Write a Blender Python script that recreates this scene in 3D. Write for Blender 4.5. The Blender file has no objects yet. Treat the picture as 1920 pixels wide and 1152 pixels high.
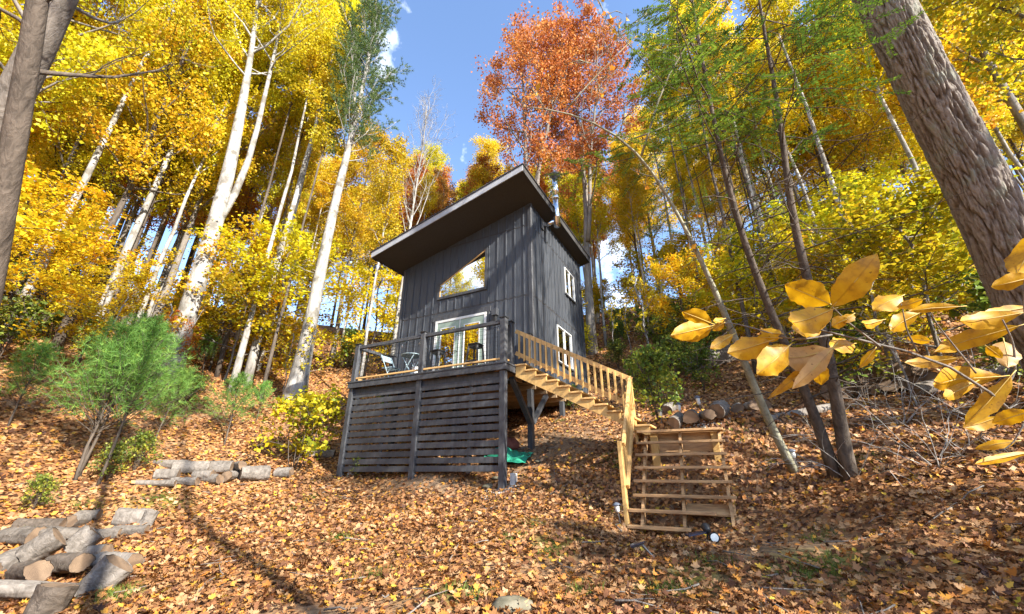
import bpy, math, random
import numpy as np
from mathutils import Vector, Matrix, noise

random.seed(7)
RNG = np.random.default_rng(11)
scene = bpy.context.scene
COL = scene.collection
R = math.radians

# ------------------------------------------------------------------ camera, world, sun, exposure
FPX, PITCH, YAW = 755.1, R(22.15), R(27.83)
cam_d = bpy.data.cameras.new('camera')
cam_d.sensor_width = 36.0
cam_d.lens = FPX / 1920.0 * 36.0
cam_d.clip_start = 0.05
cam_d.clip_end = 3000
cam = bpy.data.objects.new('camera', cam_d)
COL.objects.link(cam)
cam.location = (0, 0, 0)
cam.rotation_euler = (R(90) + PITCH, 0, 0)
scene.camera = cam

SUN = Vector((0.744, -0.732, 0.66)).normalized()      # towards the sun
SUN_EL = math.asin(SUN.z)
SUN_AZ = math.atan2(SUN.x, SUN.y)                       # clockwise from +Y
world = bpy.data.worlds.new('World')
scene.world = world
world.use_nodes = True
wn = world.node_tree
wn.nodes.clear()
w_out = wn.nodes.new('ShaderNodeOutputWorld')
w_bg = wn.nodes.new('ShaderNodeBackground')
w_sky = wn.nodes.new('ShaderNodeTexSky')
w_sky.sky_type = 'NISHITA'
w_sky.sun_disc = False
w_sky.sun_elevation = SUN_EL
w_sky.sun_rotation = SUN_AZ
w_sky.altitude = 2200
w_sky.air_density = 1.0
w_sky.dust_density = 0.0
w_sky.ozone_density = 1.8
w_bg.inputs['Strength'].default_value = 0.15
# thin broken clouds over the whole sky
w_tc = wn.nodes.new('ShaderNodeTexCoord')
w_no = wn.nodes.new('ShaderNodeTexNoise')
w_no.inputs['Scale'].default_value = 2.6
w_no.inputs['Detail'].default_value = 7
w_no.inputs['Roughness'].default_value = 0.6
w_rp = wn.nodes.new('ShaderNodeValToRGB')
w_rp.color_ramp.elements[0].position = 0.55
w_rp.color_ramp.elements[1].position = 0.72
w_mx = wn.nodes.new('ShaderNodeMix')
w_mx.data_type = 'RGBA'
w_mx.inputs[7].default_value = (9.0, 9.3, 9.8, 1)
wn.links.new(w_tc.outputs['Generated'], w_no.inputs['Vector'])
wn.links.new(w_no.outputs['Fac'], w_rp.inputs['Fac'])
wn.links.new(w_rp.outputs['Color'], w_mx.inputs[0])
wn.links.new(w_sky.outputs['Color'], w_mx.inputs[6])
wn.links.new(w_mx.outputs[2], w_bg.inputs['Color'])
wn.links.new(w_bg.outputs['Background'], w_out.inputs['Surface'])

sun_d = bpy.data.lights.new('sun', 'SUN')
sun_d.energy = 4.2
sun_d.angle = R(0.53)
sun_d.color = (1.0, 0.93, 0.82)
sun_o = bpy.data.objects.new('sun', sun_d)
COL.objects.link(sun_o)
sun_o.location = SUN * 80
sun_o.rotation_euler = SUN.to_track_quat('Z', 'Y').to_euler()

scene.view_settings.view_transform = 'Standard'
scene.view_settings.look = 'None'
scene.view_settings.exposure = 1.85
scene.view_settings.gamma = 1.0
scene.view_settings.use_curve_mapping = False
scene.render.engine = 'CYCLES'
scene.cycles.max_bounces = 6
scene.cycles.diffuse_bounces = 2
scene.cycles.glossy_bounces = 3
scene.cycles.transmission_bounces = 4
scene.cycles.transparent_max_bounces = 4
scene.cycles.use_denoising = True
scene.cycles.sample_clamp_indirect = 6.0

# ------------------------------------------------------------------ pixel and plot geometry
CP, SP = math.cos(PITCH), math.sin(PITCH)
AX = np.array([math.cos(YAW), -math.sin(YAW), 0.0])     # plot x: along the deck front, to the right
AY = np.array([math.sin(YAW), math.cos(YAW), 0.0])      # plot y: back into the hill
ORG = np.array([-0.1708, 9.2, 0.0])                     # foot of the deck's front right corner


def ray(px, py):
    xc, yc = (px - 960) / FPX, (py - 576) / FPX
    return np.array([xc, CP + SP * yc, SP - CP * yc])


def at(px, py, zc):
    return ray(px, py) * zc


def plot(x, y, z=0.0):
    return ORG + AX * x + AY * y + np.array([0, 0, z])


def to_plot(X, Y):
    dx, dy = X - ORG[0], Y - ORG[1]
    return dx * AX[0] + dy * AX[1], dx * AY[0] + dy * AY[1]


def sstep(e0, e1, x):
    t = np.clip((x - e0) / (e1 - e0), 0, 1)
    return t * t * (3 - 2 * t)


def height(X, Y):
    X = np.asarray(X, float)
    Y = np.asarray(Y, float)
    px, b = to_plot(X, Y)
    g = np.interp(b, [-60, -20, -8, -3, -1, -.3, .3, 1.7, 4, 6.5, 12, 26, 34, 80],
                  [-9.0, -3.2, -1.5, -1.05, -.78, -.52, -.24, .5, 1.5, 2.7, 5.4, 12.6, 16.6, 30])
    rad = np.sqrt(X * X + np.maximum(Y, 0) ** 2)
    zr = .45 * (rad - 12.5) - .4
    zr = np.where(zr > 15, 15 + (zr - 15) * .25, zr)
    k = .35
    z = np.logaddexp(g / k, zr / k) * k
    z = z + .2 * np.maximum(0, X - 2.9) * np.clip((4 - b) / 5, 0, 1) * np.clip((Y + 12) / 12, 0, 1)
    wa = sstep(2.2, 2.9, px) * (1 - sstep(4.6, 6.6, px))
    z = z + wa * np.interp(b, [-2.2, -1.2, -.7, -.2, .25, .75, 1.2, 2.5, 4], [0, -.18, -.22, -.24, -.20, .08, .62, .14, 0])
    z = z + .24 * np.exp(-((px + 2.3) / 1.2) ** 2 - ((b - .25) / .55) ** 2)
    z = z + .05 * np.sin(X * 1.7 + .6 * Y) * np.cos(Y * 1.3 - .4 * X) + .03 * np.sin(X * 4.1 + 1.3) * np.sin(Y * 3.7)
    return z


def gz(x, y):
    return float(height(x, y))


def gp(px, py, tmax=140.0):
    """where the view ray through a pixel of the photograph meets the ground"""
    d = ray(px, py)
    t = np.concatenate([np.arange(2.0, 30, .03), np.arange(30, tmax, .2)])
    P = d[None, :] * t[:, None]
    hit = np.nonzero(P[:, 2] < height(P[:, 0], P[:, 1]))[0]
    i = hit[0] if len(hit) else len(t) - 1
    p = P[i]
    return np.array([p[0], p[1], gz(p[0], p[1])]), float(t[i])


# ------------------------------------------------------------------ mesh helpers
class Geo:
    def __init__(self):
        self.v, self.f, self.n = [], [], 0
        self.tri = False

    def add(self, verts, faces):
        verts = np.asarray(verts, float)
        self.v.append(verts)
        self.f.extend([tuple(int(i) + self.n for i in f) for f in faces])
        self.n += len(verts)
        return self

    def box(self, x0, x1, y0, y1, z0, z1):
        v = [(x0, y0, z0), (x1, y0, z0), (x1, y1, z0), (x0, y1, z0), (x0, y0, z1), (x1, y0, z1), (x1, y1, z1), (x0, y1, z1)]
        return self.add(v, [(0, 3, 2, 1), (4, 5, 6, 7), (0, 1, 5, 4), (1, 2, 6, 5), (2, 3, 7, 6), (3, 0, 4, 7)])

    def bar(self, p, q, w, h, up=(0, 0, 1)):
        """rectangular bar from p to q, w sideways and h along up"""
        p, q, up = np.array(p, float), np.array(q, float), np.array(up, float)
        d = (q - p) / np.linalg.norm(q - p)
        s = np.cross(d, up)
        s /= np.linalg.norm(s)
        t = np.cross(s, d)
        v = []
        for e in (p, q):
            for a, b in ((-1, -1), (1, -1), (1, 1), (-1, 1)):
                v.append(e + s * a * w / 2 + t * b * h / 2)
        return self.add(v, [(0, 1, 2, 3), (7, 6, 5, 4), (0, 4, 5, 1), (1, 5, 6, 2), (2, 6, 7, 3), (3, 7, 4, 0)])

    def prism(self, pts, d):
        """polygon (3d points, planar) extruded by vector d"""
        pts = np.array(pts, float)
        n = len(pts)
        v = np.concatenate([pts, pts + np.array(d, float)])
        f = [tuple(range(n - 1, -1, -1)), tuple(range(n, 2 * n))]
        f += [(i, (i + 1) % n, n + (i + 1) % n, n + i) for i in range(n)]
        return self.add(v, f)

    def tube(self, pts, rad, sides=6, cap=True):
        pts = np.asarray(pts, float)
        n = len(pts)
        rad = np.broadcast_to(np.asarray(rad, float), (n,))
        d = np.gradient(pts, axis=0)
        d /= np.linalg.norm(d, axis=1)[:, None] + 1e-9
        ref = np.array([0, 0, 1.0]) if abs(d[0][2]) < .9 else np.array([1.0, 0, 0])
        s = np.cross(d, ref)
        s /= np.linalg.norm(s, axis=1)[:, None] + 1e-9
        t = np.cross(d, s)
        a = np.arange(sides) * 2 * math.pi / sides
        ring = (np.cos(a)[None, :, None] * s[:, None, :] + np.sin(a)[None, :, None] * t[:, None, :]) * rad[:, None, None] + pts[:, None, :]
        v = ring.reshape(-1, 3)
        f = []
        for i in range(n - 1):
            for j in range(sides):
                k = (j + 1) % sides
                f.append((i * sides + j, i * sides + k, (i + 1) * sides + k, (i + 1) * sides + j))
        if cap:
            f.append(tuple(range(sides - 1, -1, -1)))
            f.append(tuple((n - 1) * sides + j for j in range(sides)))
        return self.add(v, f)

    def lathe(self, prof, sides=16, c=(0, 0, 0)):
        c = np.array(c, float)
        return self.tube([c + (0, 0, z) for _, z in prof], [max(r, 1e-4) for r, _ in prof], sides)

    def mesh(self, name, smooth=False):
        m = bpy.data.meshes.new(name)
        m.from_pydata(np.concatenate(self.v).tolist(), [], self.f)
        if smooth:
            m.polygons.foreach_set('use_smooth', [True] * len(m.polygons))
        m.update()
        return m


def fast_mesh(name, verts, faces, attr=None, smooth=False):
    """verts (n,3), faces (m,k) all the same k, attr: float per vertex called rnd"""
    verts = np.asarray(verts, np.float32)
    faces = np.asarray(faces, np.int32)
    m = bpy.data.meshes.new(name)
    m.vertices.add(len(verts))
    m.vertices.foreach_set('co', verts.ravel())
    k = faces.shape[1]
    m.loops.add(faces.size)
    m.loops.foreach_set('vertex_index', faces.ravel())
    m.polygons.add(len(faces))
    m.polygons.foreach_set('loop_start', np.arange(0, faces.size, k, dtype=np.int32))
    m.polygons.foreach_set('loop_total', np.full(len(faces), k, np.int32))
    if smooth:
        m.polygons.foreach_set('use_smooth', np.ones(len(faces), bool))
    if attr is not None:
        at_ = m.attributes.new('rnd', 'FLOAT', 'POINT')
        at_.data.foreach_set('value', np.asarray(attr, np.float32))
    m.update(calc_edges=True)
    m.validate()
    return m


def link(name, mesh, mat=None, parent=None, loc=None, rot=None, label=None, cat=None, group=None, kind=None):
    o = bpy.data.objects.new(name, mesh)
    COL.objects.link(o)
    if mat is not None and mesh is not None and not mesh.materials:
        mesh.materials.append(mat)
    if parent is not None:
        o.parent = parent
    if loc is not None:
        o.location = [float(c) for c in loc]
    if rot is not None:
        o.rotation_euler = rot
    tag(o, label, cat, group, kind)
    return o


def tag(o, label=None, cat=None, group=None, kind=None):
    if label:
        o['label'] = label
    if cat:
        o['category'] = cat
    if group:
        o['group'] = group
    if kind:
        o['kind'] = kind
    return o


def copy_tree(o, parent=None):
    c = o.copy()
    COL.objects.link(c)
    c.parent = parent
    for ch in list(o.children):
        copy_tree(ch, c)
    return c


# ------------------------------------------------------------------ materials
def nodes_of(name):
    m = bpy.data.materials.new(name)
    m.use_nodes = True
    nt = m.node_tree
    b = nt.nodes['Principled BSDF']
    return m, nt, b


def ramp(nt, stops, interp='LINEAR'):
    r = nt.nodes.new('ShaderNodeValToRGB')
    cr = r.color_ramp
    cr.interpolation = interp
    while len(cr.elements) < len(stops):
        cr.elements.new(0.5)
    for e, (p, c) in zip(cr.elements, stops):
        e.position = p
        e.color = (*c, 1)
    return r


def noise_node(nt, vec, scale, detail=4, rough=.55, dist=0.0):
    n = nt.nodes.new('ShaderNodeTexNoise')
    n.inputs['Scale'].default_value = scale
    n.inputs['Detail'].default_value = detail
    n.inputs['Roughness'].default_value = rough
    n.inputs['Distortion'].default_value = dist
    if vec is not None:
        nt.links.new(vec, n.inputs['Vector'])
    return n


def coords(nt, scale=(1, 1, 1), out='Object', rot=(0, 0, 0)):
    tc = nt.nodes.new('ShaderNodeTexCoord')
    mp = nt.nodes.new('ShaderNodeMapping')
    mp.inputs['Scale'].default_value = scale
    mp.inputs['Rotation'].default_value = rot
    nt.links.new(tc.outputs[out], mp.inputs['Vector'])
    return mp.outputs['Vector']


def bump(nt, b, height_socket, strength=.4, dist=.02):
    n = nt.nodes.new('ShaderNodeBump')
    n.inputs['Strength'].default_value = strength
    n.inputs['Distance'].default_value = dist
    nt.links.new(height_socket, n.inputs['Height'])
    nt.links.new(n.outputs['Normal'], b.inputs['Normal'])
    return n


def mat_noise(name, c0, c1, scale=(1, 1, 1), freq=8, rough=.7, bs=.3, bd=.01, detail=5, out='Object', spec=.3, metal=0.0, objvar=0.0):
    m, nt, b = nodes_of(name)
    v = coords(nt, scale, out)
    n = noise_node(nt, v, freq, detail)
    rp = ramp(nt, [(.3, c0), (.7, c1)])
    nt.links.new(n.outputs['Fac'], rp.inputs['Fac'])
    col = rp.outputs['Color']
    if objvar:
        oi = nt.nodes.new('ShaderNodeObjectInfo')
        mr = nt.nodes.new('ShaderNodeMapRange')
        mr.inputs[3].default_value = 1 - objvar
        mr.inputs[4].default_value = 1 + objvar
        hs = nt.nodes.new('ShaderNodeHueSaturation')
        nt.links.new(oi.outputs['Random'], mr.inputs[0])
        nt.links.new(mr.outputs[0], hs.inputs['Value'])
        nt.links.new(col, hs.inputs['Color'])
        col = hs.outputs['Color']
    nt.links.new(col, b.inputs['Base Color'])
    b.inputs['Roughness'].default_value = rough
    b.inputs['Specular IOR Level'].default_value = spec
    b.inputs['Metallic'].default_value = metal
    if bs:
        bump(nt, b, n.outputs['Fac'], bs, bd)
    return m


def mat_leaf(name, stops, trans=.45, hue=.02, val=.25, rough=.55):
    """leaf colour from the per-leaf number, shifted a little per tree; light passes through"""
    m, nt, b = nodes_of(name)
    a = nt.nodes.new('ShaderNodeAttribute')
    a.attribute_name = 'rnd'
    rp = ramp(nt, stops)
    nt.links.new(a.outputs['Fac'], rp.inputs['Fac'])
    oi = nt.nodes.new('ShaderNodeObjectInfo')
    hs = nt.nodes.new('ShaderNodeHueSaturation')
    mh = nt.nodes.new('ShaderNodeMapRange')
    mh.inputs[3].default_value = .5 - hue
    mh.inputs[4].default_value = .5 + hue
    mv = nt.nodes.new('ShaderNodeMapRange')
    mv.inputs[3].default_value = 1 - val
    mv.inputs[4].default_value = 1 + val * .5
    nt.links.new(oi.outputs['Random'], mh.inputs[0])
    nt.links.new(mh.outputs[0], hs.inputs['Hue'])
    ml = nt.nodes.new('ShaderNodeMath')
    ml.operation = 'FRACT'
    mm = nt.nodes.new('ShaderNodeMath')
    mm.operation = 'MULTIPLY'
    mm.inputs[1].default_value = 7.31
    nt.links.new(oi.outputs['Random'], mm.inputs[0])
    nt.links.new(mm.outputs[0], ml.inputs[0])
    nt.links.new(ml.outputs[0], mv.inputs[0])
    nt.links.new(mv.outputs[0], hs.inputs['Value'])
    nt.links.new(rp.outputs['Color'], hs.inputs['Color'])
    nt.links.new(hs.outputs['Color'], b.inputs['Base Color'])
    b.inputs['Roughness'].default_value = rough
    b.inputs['Specular IOR Level'].default_value = .35
    tr = nt.nodes.new('ShaderNodeBsdfTranslucent')
    nt.links.new(hs.outputs['Color'], tr.inputs['Color'])
    mx = nt.nodes.new('ShaderNodeMixShader')
    mx.inputs['Fac'].default_value = trans
    nt.links.new(b.outputs['BSDF'], mx.inputs[1])
    nt.links.new(tr.outputs['BSDF'], mx.inputs[2])
    nt.links.new(mx.outputs['Shader'], nt.nodes['Material Output'].inputs['Surface'])
    return m


def mat_bark(name, c0, c1, freq=3.0, stretch=.16, bd=.03, rough=.85, moss=None):
    m, nt, b = nodes_of(name)
    v = coords(nt, (1, 1, stretch))
    n = noise_node(nt, v, freq * 5, 6, .65, .6)
    v2 = coords(nt, (1, 1, .6))
    n2 = noise_node(nt, v2, freq * .7, 3)
    rp = ramp(nt, [(.32, c0), (.62, c1)])
    mx = nt.nodes.new('ShaderNodeMath')
    mx.operation = 'MULTIPLY_ADD'
    mx.inputs[1].default_value = .6
    nt.links.new(n.outputs['Fac'], mx.inputs[0])
    ms = nt.nodes.new('ShaderNodeMath')
    ms.operation = 'MULTIPLY'
    ms.inputs[1].default_value = .4
    nt.links.new(n2.outputs['Fac'], ms.inputs[0])
    nt.links.new(ms.outputs[0], mx.inputs[2])
    nt.links.new(mx.outputs[0], rp.inputs['Fac'])
    col = rp.outputs['Color']
    if moss:
        n3 = noise_node(nt, coords(nt), 2.2, 4)
        r3 = ramp(nt, [(.52, (0, 0, 0)), (.62, (1, 1, 1))])
        nt.links.new(n3.outputs['Fac'], r3.inputs['Fac'])
        m3 = nt.nodes.new('ShaderNodeMix')
        m3.data_type = 'RGBA'
        nt.links.new(r3.outputs['Color'], m3.inputs[0])
        nt.links.new(col, m3.inputs[6])
        m3.inputs[7].default_value = (*moss, 1)
        col = m3.outputs[2]
    nt.links.new(col, b.inputs['Base Color'])
    b.inputs['Roughness'].default_value = rough
    b.inputs['Specular IOR Level'].default_value = .2
    bump(nt, b, n.outputs['Fac'], .8, bd)
    return m


def mat_ground():
    m, nt, b = nodes_of('leaf_strewn_soil')
    v = coords(nt)
    nd = noise_node(nt, v, 6, 3)
    add = nt.nodes.new('ShaderNodeVectorMath')
    add.operation = 'MULTIPLY_ADD'
    add.inputs[1].default_value = (.12, .12, .12)
    nt.links.new(nd.outputs['Color'], add.inputs[0])
    nt.links.new(v, add.inputs[2])
    vo = nt.nodes.new('ShaderNodeTexVoronoi')
    vo.inputs['Scale'].default_value = 11
    nt.links.new(add.outputs[0], vo.inputs['Vector'])
    sx = nt.nodes.new('ShaderNodeSeparateColor')
    nt.links.new(vo.outputs['Color'], sx.inputs[0])
    rp = ramp(nt, [(0, (.06, .028, .015)), (.25, (.15, .065, .028)), (.5, (.27, .13, .05)), (.72, (.36, .20, .09)), (.88, (.42, .20, .045)), (1, (.44, .30, .16))])
    nt.links.new(sx.outputs[0], rp.inputs['Fac'])
    ns = noise_node(nt, v, .55, 4, .6)
    rs = ramp(nt, [(.56, (0, 0, 0)), (.66, (1, 1, 1))])
    nt.links.new(ns.outputs['Fac'], rs.inputs['Fac'])
    n4 = noise_node(nt, v, 22, 4)
    soil = ramp(nt, [(.3, (.13, .08, .05)), (.7, (.33, .22, .13))])
    nt.links.new(n4.outputs['Fac'], soil.inputs['Fac'])
    mx = nt.nodes.new('ShaderNodeMix')
    mx.data_type = 'RGBA'
    ab = nt.nodes.new('ShaderNodeAttribute')
    ab.attribute_name = 'bare'
    mxx = nt.nodes.new('ShaderNodeMath')
    mxx.operation = 'MAXIMUM'
    nt.links.new(rs.outputs['Color'], mxx.inputs[0])
    nt.links.new(ab.outputs['Fac'], mxx.inputs[1])
    nt.links.new(mxx.outputs[0], mx.inputs[0])
    nt.links.new(rp.outputs['Color'], mx.inputs[6])
    nt.links.new(soil.outputs['Color'], mx.inputs[7])
    am = nt.nodes.new('ShaderNodeAttribute')
    am.attribute_name = 'moss'
    mg = ramp(nt, [(.3, (.05, .06, .015)), (.7, (.16, .17, .03))])
    nt.links.new(n4.outputs['Fac'], mg.inputs['Fac'])
    mm2 = nt.nodes.new('ShaderNodeMix')
    mm2.data_type = 'RGBA'
    nt.links.new(am.outputs['Fac'], mm2.inputs[0])
    nt.links.new(mx.outputs[2], mm2.inputs[6])
    nt.links.new(mg.outputs['Color'], mm2.inputs[7])
    nt.links.new(mm2.outputs[2], b.inputs['Base Color'])
    b.inputs['Roughness'].default_value = .9
    b.inputs['Specular IOR Level'].default_value = .15
    bump(nt, b, sx.outputs[1], .6, .03)
    return m


def mat_plain(name, c, rough=.5, metal=0.0, spec=.4):
    return mat_noise(name, tuple(x * .88 for x in c), c, freq=14, rough=rough, bs=.05, bd=.004, spec=spec, metal=metal)


M = {}
M['ground'] = mat_ground()
M['char'] = mat_noise('charcoal_paint', (.042, .044, .049), (.080, .084, .092), (1, 1, .25), 16, .48, .25, .006, objvar=.12)
M['char_wall'] = mat_noise('charcoal_siding', (.036, .041, .049), (.072, .080, .094), (2.5, 2.5, .12), 14, .48, .35, .006, objvar=.06)
M['soffit'] = mat_noise('dark_soffit', (.038, .036, .035), (.072, .069, .067), (1, 1, 1), 60, .8, .15, .003)
M['fascia'] = mat_noise('grey_fascia_metal', (.30, .31, .33), (.38, .39, .41), (1, 1, 1), 6, .45, .05, .002)
M['roof'] = mat_noise('dark_roof_metal', (.035, .034, .036), (.06, .058, .06), (1, 1, 1), 10, .5, .05, .003)
M['pine'] = mat_noise('new_pine_lumber', (.52, .30, .10), (.68, .43, .18), (.6, 6, 6), 5, .6, .2, .004, objvar=.14)
M['pine2'] = mat_noise('yellow_treated_lumber', (.48, .28, .09), (.62, .40, .15), (5, 5, .7), 5, .6, .2, .004, objvar=.14)
M['worn'] = mat_noise('weathered_lumber', (.28, .16, .08), (.55, .34, .16), (1.2, 7, 7), 4, .75, .25, .004, objvar=.15)
M['ply'] = mat_noise('floor_underside_board', (.30, .20, .11), (.42, .29, .16), (1, 6, 1), 4, .8, .1, .003)
M['white'] = mat_plain('white_vinyl', (.72, .72, .69), .4)
M['sage'] = mat_plain('sage_green_paint', (.30, .38, .31), .45)
M['steel'] = mat_noise('stainless_pipe', (.62, .64, .67), (.72, .74, .77), (1, 1, .1), 12, .16, .03, .001, metal=1.0)
M['black'] = mat_plain('black_metal', (.02, .02, .021), .45)
M['gunmetal'] = mat_plain('gunmetal_paint', (.10, .105, .11), .4, .3)
M['teal'] = mat_plain('pale_blue_metal', (.38, .50, .55), .35, .2)
M['wire'] = mat_plain('black_wire', (.03, .03, .03), .4, .4)
M['blockm'] = mat_noise('concrete', (.36, .35, .33), (.52, .51, .48), (1, 1, 1), 14, .9, .3, .006)
M['stone'] = mat_noise('field_stone', (.07, .065, .04), (.20, .18, .13), (1, 1, 1), 6, .85, .4, .01, objvar=.2)
M['gravel'] = mat_noise('gravel_stone', (.22, .22, .22), (.62, .61, .58), (1, 1, 1), 30, .8, .2, .004)
M['tarp'] = mat_noise('green_tarp', (.02, .20, .12), (.04, .34, .22), (1, 1, 1), 9, .45, .3, .01)
M['redcloth'] = mat_noise('maroon_fabric', (.10, .03, .025), (.20, .07, .05), (1, 1, 1), 9, .8, .3, .01)
M['lens'] = mat_plain('frosted_lamp_glass', (.70, .72, .70), .15, 0, .6)
M['panel'] = mat_plain('solar_cell', (.025, .03, .055), .2, 0, .6)
M['plate'] = mat_plain('grey_plastic', (.12, .14, .18), .35)


def mat_glass():
    m, nt, b = nodes_of('reflective_window_glass')
    b.inputs['Base Color'].default_value = (.70, .73, .75, 1)
    b.inputs['Metallic'].default_value = 1.0
    b.inputs['Roughness'].default_value = .015
    n = noise_node(nt, coords(nt), 1.2, 1)
    bump(nt, b, n.outputs['Fac'], .04, .01)
    return m


M['glass'] = mat_glass()
M['bark_pale'] = mat_bark('pale_grey_bark', (.10, .088, .075), (.46, .44, .405), 1.0, .35, .05, moss=(.17, .155, .13))
M['bark_grey'] = mat_bark('grey_bark', (.07, .06, .05), (.26, .23, .20), 3.0, .25, .03)
M['bark_dark'] = mat_bark('dark_bark', (.035, .028, .022), (.15, .12, .095), 3.4, .3, .03)
M['bark_furrow'] = mat_bark('furrowed_bark', (.07, .055, .045), (.32, .27, .22), 3.2, .14, .03)
def mat_plates():
    m, nt, b = nodes_of('plated_oak_bark')
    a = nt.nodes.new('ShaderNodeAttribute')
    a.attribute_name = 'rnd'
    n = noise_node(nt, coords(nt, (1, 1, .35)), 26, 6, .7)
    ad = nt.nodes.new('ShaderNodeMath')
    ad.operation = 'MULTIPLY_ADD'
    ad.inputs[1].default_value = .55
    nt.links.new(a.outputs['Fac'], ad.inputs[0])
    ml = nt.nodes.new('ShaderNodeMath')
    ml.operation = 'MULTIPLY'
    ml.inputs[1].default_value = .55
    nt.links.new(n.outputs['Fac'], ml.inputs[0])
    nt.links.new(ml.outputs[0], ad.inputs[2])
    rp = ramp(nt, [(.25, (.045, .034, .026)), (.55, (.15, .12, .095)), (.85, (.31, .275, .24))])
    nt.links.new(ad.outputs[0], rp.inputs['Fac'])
    n5 = noise_node(nt, coords(nt), 3.2, 5, .65)
    r5 = ramp(nt, [(.53, (0, 0, 0)), (.60, (1, 1, 1))])
    nt.links.new(n5.outputs['Fac'], r5.inputs['Fac'])
    m5 = nt.nodes.new('ShaderNodeMix')
    m5.data_type = 'RGBA'
    m5.inputs[7].default_value = (.26, .27, .22, 1)
    k5 = nt.nodes.new('ShaderNodeMath')
    k5.operation = 'MULTIPLY'
    nt.links.new(r5.outputs['Color'], k5.inputs[0])
    nt.links.new(ad.outputs[0], k5.inputs[1])
    nt.links.new(k5.outputs[0], m5.inputs[0])
    nt.links.new(rp.outputs['Color'], m5.inputs[6])
    nt.links.new(m5.outputs[2], b.inputs['Base Color'])
    b.inputs['Roughness'].default_value = .9
    b.inputs['Specular IOR Level'].default_value = .15
    bump(nt, b, n.outputs['Fac'], .9, .03)
    return m


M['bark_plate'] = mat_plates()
M['bark_green'] = mat_bark('greenish_grey_bark', (.13, .12, .08), (.34, .33, .24), 4, .4, .01)
M['bark_log'] = mat_bark('log_bark', (.04, .033, .027), (.19, .165, .14), 4, .8, .03)


def mat_cut():
    m, nt, b = nodes_of('sawn_log_end')
    tc = nt.nodes.new('ShaderNodeTexCoord')
    w = nt.nodes.new('ShaderNodeTexWave')
    w.wave_type = 'RINGS'
    w.rings_direction = 'Z'
    w.inputs['Scale'].default_value = 26
    w.inputs['Distortion'].default_value = 5
    w.inputs['Detail'].default_value = 3
    w.inputs['Detail Scale'].default_value = 2
    nt.links.new(tc.outputs['Object'], w.inputs['Vector'])
    rp = ramp(nt, [(0, (.13, .09, .06)), (1, (.22, .155, .105))])
    nt.links.new(w.outputs['Fac'], rp.inputs['Fac'])
    n = noise_node(nt, coords(nt), 5, 4)
    rr = ramp(nt, [(.35, (.55, .5, .45)), (.65, (1.15, 1.1, 1.0))])
    nt.links.new(n.outputs['Fac'], rr.inputs['Fac'])
    mx = nt.nodes.new('ShaderNodeMix')
    mx.data_type = 'RGBA'
    mx.blend_type = 'MULTIPLY'
    mx.inputs[0].default_value = 1
    nt.links.new(rp.outputs['Color'], mx.inputs[6])
    nt.links.new(rr.outputs['Color'], mx.inputs[7])
    nt.links.new(mx.outputs[2], b.inputs['Base Color'])
    b.inputs['Roughness'].default_value = .85
    bump(nt, b, n.outputs['Fac'], .3, .01)
    return m


M['cut'] = mat_cut()
YEL = [(0, (.46, .45, .02)), (.25, (.70, .58, .025)), (.55, (.80, .62, .02)), (.82, (.82, .54, .02)), (1, (.76, .38, .02))]
YGR = [(0, (.16, .24, .02)), (.3, (.40, .40, .02)), (.6, (.66, .52, .02)), (1, (.74, .46, .02))]
ORG_ = [(0, (.72, .50, .04)), (.3, (.72, .38, .035)), (.6, (.64, .24, .03)), (1, (.46, .13, .03))]
RUST = [(0, (.72, .44, .10)), (.3, (.66, .31, .06)), (.65, (.54, .21, .05)), (1, (.36, .12, .04))]
PINE = [(0, (.07, .16, .035)), (.4, (.17, .35, .07)), (.75, (.28, .50, .10)), (1, (.42, .56, .10))]
HEML = [(0, (.045, .08, .016)), (.5, (.11, .19, .024)), (1, (.27, .38, .035))]
BUSH = [(0, (.07, .13, .025)), (.5, (.20, .28, .04)), (.8, (.48, .46, .05)), (1, (.62, .5, .05))]
LITT = [(0, (.05, .022, .014)), (.18, (.13, .055, .026)), (.36, (.25, .11, .042)), (.54, (.36, .18, .07)), (.68, (.46, .28, .14)), (.80, (.44, .16, .035)), (.93, (.55, .29, .04)), (.985, (.60, .44, .05)), (1, (.28, .32, .05))]
M['yellow'] = mat_leaf('yellow_leaves', YEL)
M['yellow_green'] = mat_leaf('yellow_green_leaves', YGR)
M['orange'] = mat_leaf('orange_leaves', ORG_)
M['rust'] = mat_leaf('rust_leaves', RUST, .35)
M['needles'] = mat_leaf('pine_needles', PINE, .45, .01, .2)
M['needles_dark'] = mat_leaf('white_pine_needles', [(0, (.04, .08, .03)), (.5, (.09, .17, .045)), (1, (.20, .28, .06))], .35, .01, .1)
M['hemlock'] = mat_leaf('hemlock_needles', HEML, .35, .01, .15)
M['bushy'] = mat_leaf('shrub_leaves', BUSH, .4, .02, .2)
M['litter'] = mat_leaf('fallen_leaves', LITT, .12, 0, 0, .6)
M['moss'] = mat_leaf('grass_blades', [(0, (.05, .10, .015)), (1, (.20, .26, .04))], .3, 0, 0)


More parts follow.
